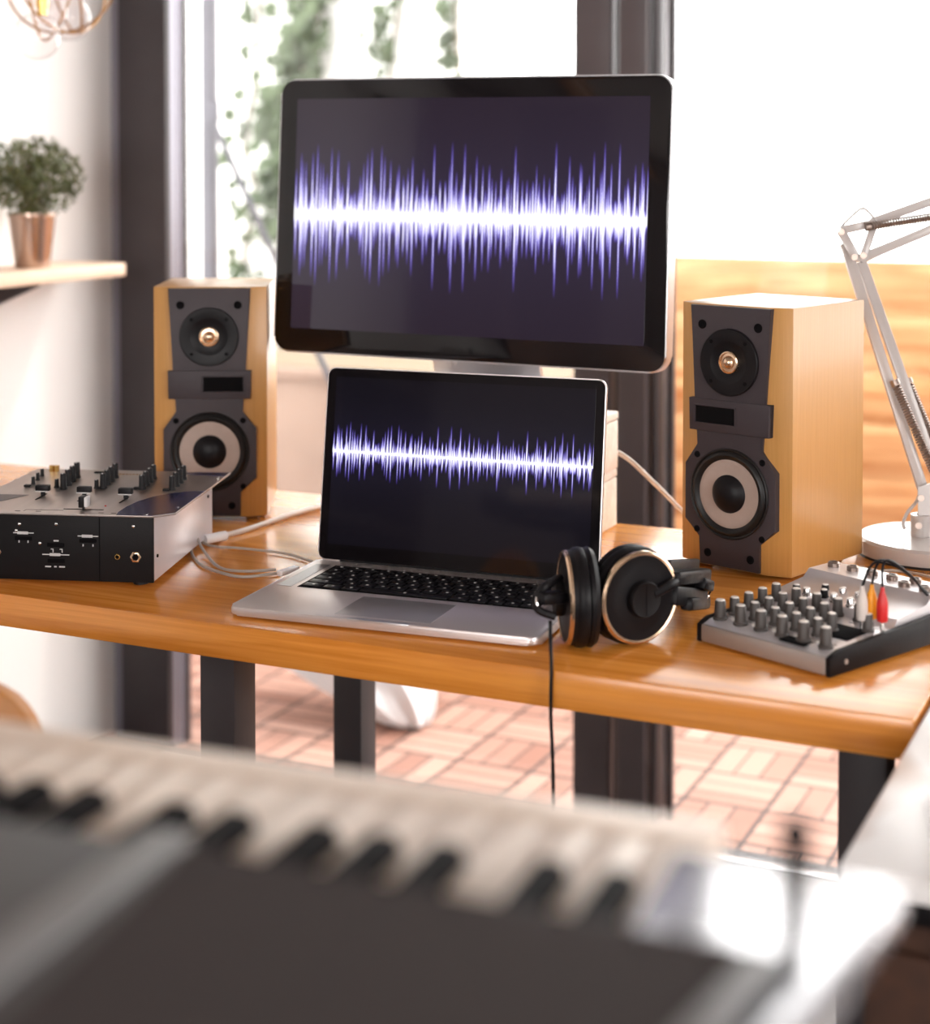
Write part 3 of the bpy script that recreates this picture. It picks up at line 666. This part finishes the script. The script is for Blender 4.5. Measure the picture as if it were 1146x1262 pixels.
# ================================================================= HEADPHONES
hp0=dp(750,790,0)
hd=thing('headphones','black over-ear headphones with gold rimmed cups, standing on the desk front','headphones',hp0)
ih=inv(hp0,0)
def cup(cen,nrm,rr=.047,twist=0):
    z=Vector(nrm).normalized(); x=Vector((0,0,1)).cross(z).normalized(); y=z.cross(x)
    DZF=.74
    Mc=Matrix(((x.x,y.x,z.x,cen.x),(x.y,y.y,z.y,cen.y),(x.z,y.z,z.z,cen.z),(0,0,0,1)))@Matrix.Diagonal((1,1,DZF,1))
    k=rr/.047
    sh=MB().lathe([(0,-.012),(.046*k,-.012),(.0470*k,-.004),(.0460*k,.003),(.0425*k,.0045),(.040*k,.0035),(.030*k,.006),(.016*k,.0072),(0,.0075)],Mc,56).build('cup',M['black'],hd)
    MB().lathe([(.0425*k,.0030),(.0430*k,.0052),(.0450*k,.0060),(.0472*k,.0040),(.0474*k,.0005),(.0462*k,.0002)],Mc,64).build('rim',M['gold'],sh)
    MB().lathe([(.0475*k,-.006),(.0495*k,-.010),(.050*k,-.016),(.0490*k,-.0215),(.0465*k,-.0225),(.0490*k,-.0235),(.0500*k,-.029),(.047*k,-.035),(.040*k,-.0365),(.034*k,-.033),(.032*k,-.024),(0,-.022)],Mc,56).build('ear_pad',M['black_soft'],hd)
    hb=MB().lathe([(.0175,.006),(.0185,.009),(.0185,.016),(.0172,.0185),(.0165,.0180),(0,.0178)],Mc,40).build('hub',M['black_panel'],sh)
    MB().box(-.0003,.0003,-.016,.016,.0176,.0183).build('hub_groove',M['dark'],hb).data.transform(Mc)
    return Mc
rc=dp(787,797,0); rc.z=DZ+.0505; rc=ih(rc)
nR=(-FH*.86+RT*.50)
McR=cup(rc,nR)
lc=dp(699,797,0); lc.z=DZ+.0505; lc=ih(lc)
nL=(-RT*.97-FH*.10)
McL=cup(lc,nL)
# right yoke: from hub round to slider at right
pR=McR@Vector((0,0,.013))
e1=ih(atc(832,716,1.70)); e2=ih(atc(866,722,1.80))
yk=MB()
yk.tube([McR@Vector((.010,.004,.013)),McR@Vector((.032,.010,.011)),McR@Vector((.050,.012,.000)),e1],.0055,10)
yk.build('yoke',M['black'],hd)
sl=MB(); sl.bar(ih(atc(828,712,1.70)),ih(atc(868,708,1.78)),.018,.014,(0,0,1),.003); sl.bar(ih(atc(826,733,1.70)),ih(atc(864,737,1.78)),.016,.020,(0,0,1),.003)
sl.build('slider',M['black_soft'],hd)
sb=MB(); sb.bar(ih(atc(822,702,1.71)),ih(atc(858,700,1.80)),.008,.020,(0,0,1),.002); sb.bar(ih(atc(846,744,1.72)),ih(atc(868,742,1.80)),.015,.014,(0,0,1),.004)
sb.build('slider',M['black'],hd)
MB().tube([ih(atc(858,706,1.76)),ih(atc(872,712,1.77)),ih(atc(876,724,1.78)),ih(atc(872,736,1.78)),ih(atc(862,741,1.77))],.0011,6).build('steel_wire',M['chrome'],hd)
MB().bar(ih(atc(862,718,1.755)),ih(atc(874,722,1.775)),.014,.012,(0,0,1),.003).build('wire_clip',M['black'],hd)
# left yoke bracket
yb=MB(); yb.bar(ih(atc(664,738,1.64)),ih(atc(694,735,1.66)),.018,.012,(0,0,1),.004); yb.tube([ih(atc(690,712,1.67)),ih(atc(672,722,1.65)),ih(atc(660,738,1.65)),ih(atc(664,752,1.64)),ih(atc(684,760,1.64))],.0042,8)
yb.build('yoke',M['black'],hd)
MB().tube([ih(atc(663,717,1.65)),ih(atc(664,729,1.65)),ih(atc(661,741,1.64)),ih(atc(665,754,1.64))],.0012,6).build('steel_wire',M['chrome'],hd)
# headband lying back on the desk, behind the cups
b0=ih(atc(866,728,1.78)); b4=ih(atc(690,735,1.70)); 
def bandp(t,dz=0):
    a_=PI*t; c=(b0+b4)*.5; ax=(b0-b4)*.5; dep=Vector((-.02,.135,0))
    return c+ax*math.cos(a_)+dep*math.sin(a_)+Vector((0,0,-.028*math.sin(a_)+dz))
mb=MB(); n=30; rows_=[]
for i in range(n+1):
    p=bandp(i/n); rows_.append([mb.b.verts.new(p+Vector((0,0,dz_))+o_) for dz_,o_ in ((-.013,Vector((0,0,0))),(.013,Vector((0,0,0))),(.013,(p-bandp(.5)*1.0+Vector((0,.135,0)))*0+Vector((0,.004,0))),(-.013,Vector((0,.004,0))))])
for a_,c_ in zip(rows_,rows_[1:]):
    for k in range(4): mb.b.faces.new((a_[k],a_[(k+1)%4],c_[(k+1)%4],c_[k]))
mb.b.faces.new(rows_[0]); mb.b.faces.new(rows_[-1][::-1]); mb.build('headband',M['black_soft'],hd)
edge=Vector((0,0,0))
k0=atc(678,765,1.63); ke=aty(679,800,DY0-.006); ke.z=DZ+.004; ke=Vector((aty(680,818,DY0-.004).x,DY0-.005,DZ-.001))
kd=aty(683,985,DY0-.01)
MB().tube([ih(k0),ih(k0.lerp(ke,.5)+Vector((0,0,-.002))),ih(ke+Vector((0,.0,.003))),ih(Vector((ke.x+.001,DY0-.009,DZ-.04))),ih(Vector((kd.x,DY0-.012,kd.z))),ih(Vector((kd.x+.004,DY0-.012,.30))),ih(Vector((kd.x+.01,DY0-.02,.05))),ih(Vector((kd.x+.03,DY0-.04,.003)))],.0019,8).build('cord',M['black'],hd)
# ================================================================= SMALL MIXER (right)
XL=Vector((-.496,1.626,DZ)); XY=R(-24); XW=.166; XD=.22
xm=thing('compact_mixer','small silver mixer with grey knobs at the right front of the desk','mixer',XL,XY)
ix=inv(XL,XY)
MB().prism([(0,.004),(XD,.0035),(XD,.050),(XD-.045,.050),(XD-.055,.042),(XD-.105,.036),(XD-.112,.0285),(.012,.0245),(0,.020)],-XW+.006,-.006,Matrix(((0,0,-1,0),(1,0,0,0),(0,1,0,0),(0,0,0,1)))).build('body',M['xpanel'],xm)
for xx,nm in ((0,'cheek'),(XW-.006,'cheek')):
    MB().prism([(-.002,.003),(XD+.001,.003),(XD+.001,.034),(.012,.0262),(-.002,.0205)],-(xx+.006),-xx,Matrix(((0,0,-1,0),(1,0,0,0),(0,1,0,0),(0,0,0,1))),bev=.001).build(nm,M['black'],xm)
MB().box(.006,XW-.006,-.003,.002,.0035,.0215,.0025).build('front_bar',M['xfront'],xm)
for fx_ in (.02,XW-.02):
    for fy in (.02,XD-.02): MB().cyl((fx_,fy,0),(fx_,fy,.0042),.006,n=14).build('foot',M['rubber'],xm)
MB().box(.10,.118+.012,.004,.020,.0236,.0256,.0005).build('fader_slot',M['dark'],xm)
def xz(y): return .0245+(y-.012)*(.0285-.0245)/(XD-.124) if y<XD-.112 else (.036 if y<XD-.055 else .050)
def xknob(x,y,r,h,m='knobgrey',cap='knobcap'):
    z=xz(y); k=MB().lathe([(r*1.25,0),(r*1.25,.002),(r,.003),(r*.92,h-.001),(r*.8,h)],Matrix.Translation((x,y,z)),16).build('knob',M[m],xm)
    MB().lathe([(r*.82,h-.0006),(r*.7,h+.0008),(0,h+.001)],Matrix.Translation((x,y,z)),16).build('knob_cap',M[cap],k)
cols=[.016+i*.0262 for i in range(6)]
for i,x in enumerate(cols):
    xknob(x,.016,.0060,.0195)
    nrows=3 if i<5 else 2
    for j in range(1,5):
        if i==5 and j in (1,2,4): continue
        if i==4 and j in (3,): continue
        xknob(x,.016+.0225*j,.0053,.0175)
for i in range(5):
    MB().cyl((cols[i]+.013,.022,xz(.022)),(cols[i]+.013,.022,xz(.022)+.002),.003,n=12).build('push_button',M['knobcap'],xm)
for x,y,m in ((.030,XD-.098,'black'),(.045,XD-.100,'gold'),(.050,XD-.075,'black'),(.062,XD-.093,'black'),(.078,XD-.098,'gold'),(.070,XD-.072,'gold'),(.092,XD-.075,'gold'),(.10,XD-.10,'gold')):
    xknob(x,y,.0042,.009,m if m!='gold' else 'chrome')
for x,y in ((.02,XD-.02),(.045,XD-.02),(.07,XD-.02),(.095,XD-.02),(.12,XD-.035),(.145,XD-.035),(.12,XD-.015),(.145,XD-.015)):
    s_=MB().lathe([(.0065,0),(.0065,.004),(.0052,.0055),(.004,.0055),(.004,.002)],Matrix.Translation((x,y,.050)),16).build('socket',M['bolt'],xm)
    MB().lathe([(.0041,.002),(0,.002)],Matrix.Translation((x,y,.050)),16).build('socket_hole',M['dark'],s_)
mb=MB()
for x in cols:
    for j in range(5): mb.box(x-.004,x+.004,.028+.0225*j-.0004,.028+.0225*j+.0004,xz(.028+.0225*j)-.0002,xz(.028+.0225*j)+.0003)
mb.build('panel_markings',M['dark'],xm,smooth=False)
MB().box(.11,.15,.045,.085,xz(.06)-.001,xz(.06)+.0012,.0004).build('plug_plate',M['dark'],xm)
scr_=MB().cyl((XW,.022,.014),(XW+.0012,.022,.014),.0025,n=12).build('side_screw',M['xfront'],xm)
# plugs with wires
for px,py,m,col in ((1062,747,'plugwhite','white'),(1074,745,'yellow','yellow'),(1087,749,'red','red')):
    base=atz(px+ (0),py+30,DZ+.028); lb=ix(base)
    pp=base.copy(); pp.z=DZ+.0275
    g=thing('audio_plug','%s audio plug with a thin black wire, plugged into the compact mixer'%col,'plug',pp,0,'audio plugs in the compact mixer')
    MB().cyl((0,0,0),(0,0,.012),.0022,n=14).build('pin',M['chrome'],g)
    MB().lathe([(.0026,.010),(.0052,.0115),(.0058,.016),(.0056,.030),(.0040,.036),(.0022,.041),(.0020,.045),(0,.045)],None,20).build('grip',M[m],g)
    t1=Vector((0,0,.044)); tp=atc(1094+(px-1074)*.25,691,(pp-O).dot(FW)+.015)-pp; en=atc(1150,738+(px-1074)*.12,(pp-O).dot(FW)+.06)-pp
    mid=t1.lerp(tp,.55)+Vector((-.004,0,.006))
    MB().tube([t1,mid,tp,tp.lerp(en,.5)+Vector((0,0,.004)),en,en+Vector((.05,.02,-.03))],.0014,7).build('wire',M['black'],g)
# ================================================================= DESK LAMP
ZL=2.02; lbp=atz(1146,683,DZ)
lam=thing('desk_lamp','white spring arm desk lamp behind the compact mixer','lamp',lbp)
il_=inv(lbp,0)
ZL=(lbp-O).dot(FW)
def L(px,py,dd=0): return il_(atc(px,py,ZL+dd+max(0,(655-py)/370*.075)))
MB().lathe([(0,0),(.087,0),(.088,.002),(.088,.019),(.085,.0225),(0,.0235)],None,72).build('base',M['white_metal'],lam)
MB().lathe([(.0885,.0),(.0885,.003),(.086,.003)],None,72).build('base_gasket',M['rubber'],lam)
jx=L(1135,655)
MB().cyl((jx.x,jx.y,.022),(jx.x,jx.y,.050),.013,n=24).cyl((jx.x,jx.y,.045),L(1141,630),.008).build('swivel',M['white_metal'],lam)
MB().tube([L(1115,652),L(1113,645),L(1118,632),L(1128,620),L(1132,612)],.0022,8).build('handle',M['white_metal'],lam)
sd=FH
MB().bar(L(1041,300),L(1141,615),.0125,.010,sd).build('lower_arm',M['white_metal'],lam)
MB().bar(L(1061,322,.016),L(1166,618,.016),.0125,.010,sd).build('lower_arm',M['white_metal'],lam)
# shoulder bracket
br=MB(); 
for dd in (-.012,.020):
    P=[(1131,600),(1146,596),(1172,604),(1170,625),(1150,650),(1132,650)]
    q=[L(x,y,dd) for x,y in P]; q2=[p+FH*.0018 for p in q]
    va=[br.b.verts.new(p) for p in q]; vb=[br.b.verts.new(p) for p in q2]; n=len(P)
    br.b.faces.new(va); br.b.faces.new(vb[::-1])
    for i in range(n): br.b.faces.new((va[i],va[(i+1)%n],vb[(i+1)%n],vb[i]))
br.build('shoulder_bracket',M['white_metal'],lam)
el=MB()
for dd in (-.010,.022):
    outer=[(1030,282),(1035,277),(1080,268),(1086,276),(1068,322),(1048,322)]
    hole=[(1049,296),(1056,303),(1062,313),(1066,305),(1071,287)]
    # ring of quads built as bars round the hole
    def bar2(a,b,w): el.bar(L(*a,dd),L(*b,dd),w,.0022,FH,.0005)
    bar2((1036,284),(1078,275),.011); bar2((1036,284),(1054,316),.012); bar2((1078,275),(1064,316),.010); bar2((1050,318),(1070,317),.009)
el.build('elbow_bracket',M['white_metal'],lam)
for px,py in ((1037,286),(1053,317),(1064,315),(1135,614),(1132,648)):
    MB().cyl(L(px,py,-.016),L(px,py,-.010),.0042,n=14).build('bolt',M['bolt'],lam)
MB().tube([L(1036,280),L(1050,266),L(1062,257),L(1070,261),L(1080,273)],.0018,8).build('strap',M['white_metal'],lam)
MB().bar(L(1074,274,.016),L(1290,198,.016),.0115,.009,sd).build('upper_arm',M['white_metal'],lam)
MB().bar(L(1060,319),L(1292,222),.0115,.009,sd).build('upper_arm',M['white_metal'],lam)
def spring(a,b,r=.0050,name='spring'):
    a=Vector(a);b=Vector(b);d=b-a;Ln=d.length;z=d.normalized();x=z.orthogonal().normalized();y=z.cross(x);N=int(Ln/.0034)
    pts=[]
    for i in range(N*8+1):
        t=i/(N*8); a_=2*PI*i/8; pts.append(a+d*t+(x*math.cos(a_)+y*math.sin(a_))*r)
    MB().tube(pts,.0013,5,0).build(name,M['bolt'],lam)
    MB().cyl(a-z*.004,a+z*.003,.0062,n=14).build('spring_pin',M['bolt'],lam)
spring(L(1103,472,-.014),L(1163,610,-.014)); spring(L(1119,470,.026),L(1176,606,.026)); spring(L(1070,279,-.014),L(1210,258,-.014))
# shade beyond the frame
hc=L(1300,215)
MB().lathe([(.018,.05),(.022,.03),(.045,-.01),(.075,-.07),(.073,-.07),(.043,-.010),(.020,.028)],Matrix.Translation(hc+Vector((.01,0,-.02))),36).build('shade',M['white_metal'],lam)
MB().sphere(hc+Vector((.01,0,-.035)),.026).build('bulb',M['paper'],lam)
# ================================================================= SHELF, PLANT, PENDANT (left)
SX=LX+.16
far=atx(155,330,SX)
y1=far.y; zs=1.036
ztop=atx(155,324,SX).z
zth=.026
sh=thing('wall_shelf','pale wooden shelf on the left wall holding the potted plant','shelf',(LX+.08,y1-.40,ztop-zth))
MB().box(-.08,.08,-.55,.40,0,zth,.002).build('board',M['shelfw'],sh)
for yy in (.16,-.40):
    MB().prism([(-.08,0),(.055,0),(.055,-.006),(-.068,-.055),(-.08,-.055)],-.006,.006,Matrix(((1,0,0,0),(0,0,-1,yy),(0,1,0,0),(0,0,0,1)))).build('bracket',M['frame'],sh)
pc=atx(40,328,SX-.07); pc.z=ztop
pt=thing('potted_plant','bushy green plant in a metal bucket on the wall shelf','plant',pc)
MB().lathe([(0,.003),(.031,.003),(.031,0),(.033,0),(.045,.100),(.0475,.102),(.0475,.106),(.044,.106),(.042,.095),(0,.092)],None,40).build('pot',M['pot'],pt)
mb=MB(); cc=Vector((.004,0,.175))
for k in range(2600):
    d=Vector((random.gauss(0,1),random.gauss(0,1),random.gauss(0,1))).normalized(); rr=random.random()**.4
    c=cc+Vector((d.x*.098*rr,d.y*.098*rr,d.z*.078*rr+.006*math.sin(d.x*9)))
    if c.z<.10: c.z=.10+random.random()*.02
    r=random.uniform(.004,.008); t=Vector((random.gauss(0,.8),random.gauss(0,.8),random.gauss(0,.8)+.3))+d; t.normalize(); s_=t.orthogonal().normalized()
    s_=Matrix.Rotation(random.random()*6.28,3,t)@s_
    mb.poly([c-t*r,c+s_*r*.42,c+t*r*1.3,c-s_*r*.42])
mb.build('foliage',M['leaf'],pt,smooth=False)
mb=MB()
for k in range(40):
    a_=random.random()*6.28; rr=random.uniform(.2,1); e_=Vector((.085*rr*math.cos(a_),.085*rr*math.sin(a_),.15+.09*math.sqrt(max(0,1-rr*rr))))
    mb.tube([(.02*rr*math.cos(a_),.02*rr*math.sin(a_),.09),e_*.55+Vector((0,0,.05)),e_],.0008,4,2)
mb.build('stems',M['stem'],pt)
# pendant
pd_=atc(76,-22,2.85)
pn=thing('pendant_lamp','brass wire cage pendant lamp with clear globe bulbs, top left corner','lamp',(pd_.x,pd_.y,ZC))
ip=inv((pd_.x,pd_.y,ZC),0)
def PP(px,py,dd=0): return ip(atc(px,py,2.85+dd))
MB().cyl((0,0,0),(0,0,-.02),.05).build('ceiling_plate',M['brass'],pn)
MB().cyl((0,0,-.018),PP(76,-100),.003,n=10).build('cord',M['black'],pn)
def ring(c,r,rotx,rotz,ry=0):
    Mt=Matrix.Translation(c)@Matrix.Rotation(rotz,4,'Z')@Matrix.Rotation(rotx,4,'X')@Matrix.Rotation(ry,4,'Y')
    return [Mt@Vector((r*math.cos(2*PI*k/40),r*math.sin(2*PI*k/40),0)) for k in range(41)]
cc=PP(76,-28); cg=MB()
for rx,rz in ((80,20),(78,80),(74,140),(20,0)):
    cg.tube(ring(cc,.098,R(rx),R(rz)),.0021,7,0)
cg.tube([PP(36,-60),PP(38,0),PP(46,36),PP(56,50),PP(70,34),PP(88,-10),PP(92,-60)],.0021,7).build('wire_cage',M['wire'],pn)
for (px,py,r,dd,a) in ((45,45,.040,-.05,(52,10)),(84,22,.040,.02,(80,-18)),(62,14,.030,.0,(60,-30))):
    s0=PP(*a,dd); c0=PP(px,py,dd)
    s_=MB().cyl(s0+Vector((0,0,.03)),s0,.0105,n=20).cyl(s0,s0-Vector((0,0,.012)),.008,n=20).build('socket',M['brass'],pn)
    MB().sphere(c0,r,32).build('bulb',M['bulb'],pn)
# ================================================================= WOODEN CHAIR (lower left)
cd=1.37
cp=atc(8,880,cd)
ch=thing('wooden_chair','orange-brown wooden chair with a rounded back, in front of the desk at left','chair',(cp.x,cp.y-.05,0),R(205))
ctop=atc(5,824,cd).z
mb=MB(); n=28; fr_=[];bk_=[]
for i in range(n+1):
    a_=PI*i/n; x=.045*0+ .19*math.cos(a_); z=ctop-.21+.21*math.sin(a_)**.8
for (nm) in ('backrest',):
    pts=[(.060,.62)]
    o=[(.055*math.cos(PI*k/20)*1.0,ctop-.085+.085*math.sin(PI*k/20)) for k in range(21)]
P=[(.062*math.cos(PI*k/20),ctop-.08+.08*math.sin(PI*k/20)) for k in range(21)]
poly=P+[(-.075,.60),(-.08,.50),(.08,.50),(.075,.60)]
MB().prism(poly,-.009,.009,Matrix(((1,0,0,0),(0,0,-1,-.02),(0,1,0,0),(0,0,0,1))),bev=.003).build('backrest',M['chairw'],ch)
MB().box(-.19,.19,-.02,.36,.43,.455,.008).build('seat',M['chairw'],ch)
for sx in (-1,1): MB().bar((sx*.06,-.02,.45),(sx*.055,-.02,.52),.02,.02,(1,0,0)).build('back_post',M['chairw'],ch)
for sx in (-1,1):
    for yy in (.0,.33): MB().cyl((sx*.19,yy-.01,0),(sx*.16,yy,.435),.013,.017).build('leg',M['chairw'],ch)
# ================================================================= KEYBOARD (foreground)
KY=R(4.1); KO=Vector((-.211,.597,0))
ky=thing('music_keyboard','large grey musical keyboard in the foreground, seen from behind','keyboard',KO,KY)
X0=.0215; NW=36; ZT=.960; xl=X0-NW*.0235; xe=.125; ZP=.985
ik=inv(KO,KY)
def kp(px,py,z=ZP): p=ik(atz(px,py,z)); return (p.x,p.y)
EP=[kp(1088,1080),kp(1112,1092),kp(1112,1112),kp(1050,1185),kp(940,1285)]
MB().prism([(xl-.05,.086),(X0+.002,.086),(X0+.012,-.02),(X0+.012,-.34),(xl-.05,-.34)],.905,.945,bev=.002).build('case',M['kbody'],ky)
part_label(MB().box(xl-.0,X0,.056,.086,.925,.958,.003).build('key_slip',M['keyw'],ky),'pale strip in front of the keys')
for i in range(NW):
    MB().box(X0-.0235*(i+1)+.0005,X0-.0235*i-.0005,-.10,.053,ZT-.015,ZT,.0012).build('white_key',M['keyw'],ky)
bo=[.0215,.0495,.092,.120,.1475]
for oc in range(6):
    for k in bo:
        x=X0-(oc*.1645+k)
        if x-.007<xl: continue
        Mb=Matrix(((0,0,1,x),(1,0,0,0),(0,1,0,0),(0,0,0,1)))
        MB().prism([(-.10,ZT-.002),(.004,ZT-.002),(-.004,ZT+.010),(-.10,ZT+.012)],-.0058,.0058,Mb,bev=.001).build('black_key',M['bkey'],ky)
Mk=Matrix(((0,0,1,0),(1,0,0,0),(0,1,0,0),(0,0,0,1)))
MB().prism([(-.34,.946),(-.34,.978),(-.33,.984),(-.078,ZP),(-.070,ZP-.004),(-.068,.966),(-.10,.964),(-.10,.946)],xl-.05,X0+.0,Mk,bev=.001).build('control_panel',M['kbody'],ky)
EB=[(X0+.0006,EP[0][1]-.001)]+EP+[(EP[-1][0]-.02,-.34),(X0+.0006,-.34)]
MB().prism(EB,.974,ZP,bev=.004).build('end_block',M['keyband'],ky)
gq=[kp(236,1046),kp(560,1108),kp(900,1168),kp(925,1178),kp(820,1300),kp(600,1420),kp(-120,1420),kp(-20,1290)]
MB().prism(gq,ZP-.002,ZP+.0012).build('speaker_cover',M['kgrille'],ky)
# raised frame strips beside the cover
def strip(a,b,w,m,nm,h=.004):
    pa=Vector((*kp(*a),ZP-.001)); pb=Vector((*kp(*b),ZP-.001)); MB().bar(pa,pb,w,h*2,(0,0,1),.0015).build(nm,m,ky)
strip((210,1030),(-80,1245),.020,M['strip'],'trim_strip'); strip((945,1182),(810,1330),.010,M['strip'],'trim_strip')
strip((985,1190),(870,1330),.010,M['dark'],'side_groove',.001)
MB().cyl((*kp(980,1090),ZP-.002),(*kp(980,1090),ZP+.016),.0045,.0040,n=16).sphere((*kp(980,1090),ZP+.018),.0062,16).build('joystick',M['bkey'],ky)
# keyboard stand
ks=thing('keyboard_stand','black folding stand carrying the keyboard','stand',KO+Vector((-.35,-.13,0)),KY)
for sx in (-.32,.32):
    MB().bar((sx,-.20,.015),(sx,.15,.895),.03,.03,(1,0,0)).build('leg',M['black'],ks)
    MB().bar((sx+.035,.19,.015),(sx+.035,-.17,.895),.03,.03,(1,0,0)).build('leg',M['black'],ks)
    MB().box(sx-.02,sx+.055,-.2,.18,.88,.905,.003).build('rail',M['black'],ks)
MB().box(-.32,.355,-.035,-.005,.43,.46,.003).build('crossbar',M['black'],ks)
# ================================================================= ROOM BEHIND THE CAMERA (seen in the screens)
be=thing('timber_beam','long brown timber beam under the ceiling behind the camera','beam',(-1.1,-.9,ZC-.19))
MB().box(-.06,.06,-1.4,1.4,0,.18,.004).build('beam',M['chairw'],be)
bs=thing('bookcase','tall brown bookcase against the back wall','bookcase',(-1.9,-1.2,0))
MB().box(-.30,-.28,-.5,.5,0,1.9,.002).build('back',M['walnut'],bs)
for yy in (-.5,.5): MB().box(-.28,.02,yy-.012,yy+.012,0,1.9,.002).build('side_panel',M['walnut'],bs)
for k in range(5): MB().box(-.279,.02,-.487,.487,.05+k*.45,.075+k*.45,.002).build('shelf',M['walnut'],bs)
# ================================================================= LIGHT
wd=bpy.data.worlds.new('World'); S.world=wd; wd.use_nodes=True; nt=wd.node_tree; g=NG(nt)
bg=nt.nodes['Background']; bg.inputs[0].default_value=(1,.97,.955,1); bg.inputs[1].default_value=6.0
def area(name,loc,rot,sx,sy,p,col=(1,.97,.94)):
    l=bpy.data.lights.new(name,'AREA'); l.shape='RECTANGLE'; l.size=sx; l.size_y=sy; l.energy=p; l.color=col
    o=bpy.data.objects.new(name,l); C.objects.link(o); o.location=loc; o.rotation_euler=rot; return o
area('fill_back',(0,YB+.02,1.45),(R(90),0,0),1.9,1.3,32)  # added fill lamp behind the camera, lifts the camera-facing fronts
area('fill_right',(XR-.02,.1,1.35),(R(90),0,R(90)),1.2,1.1,17)  # added fill lamp at the right, brightens the left wall
su=bpy.data.lights.new('sun','SUN'); su.energy=1.5; su.angle=R(3); su.color=(1,.95,.88)
so=bpy.data.objects.new('sun',su); C.objects.link(so); so.rotation_euler=Vector((-.55,-.75,-1.25)).to_track_quat('-Z','Y').to_euler()
# ================================================================= CAMERA
cam=bpy.data.cameras.new('camera'); co=bpy.data.objects.new('camera',cam); C.objects.link(co); S.camera=co
cam.sensor_fit='HORIZONTAL'; cam.sensor_width=36; cam.lens=F/1146*36
cam.shift_x=0; cam.shift_y=-(631-Y0)/1146
cam.clip_start=.02; cam.clip_end=100
mw=Matrix.Identity(4)
for i,v in enumerate((RT,UP,-FW)):
    for j in range(3): mw[j][i]=v[j]
mw.translation=O; co.matrix_world=mw
cam.dof.use_dof=True; cam.dof.focus_distance=1.90; cam.dof.aperture_fstop=3.6
S.view_settings.view_transform='Standard'; S.view_settings.look='None'; S.view_settings.gamma=1; S.view_settings.exposure=.36; S.view_settings.use_curve_mapping=False
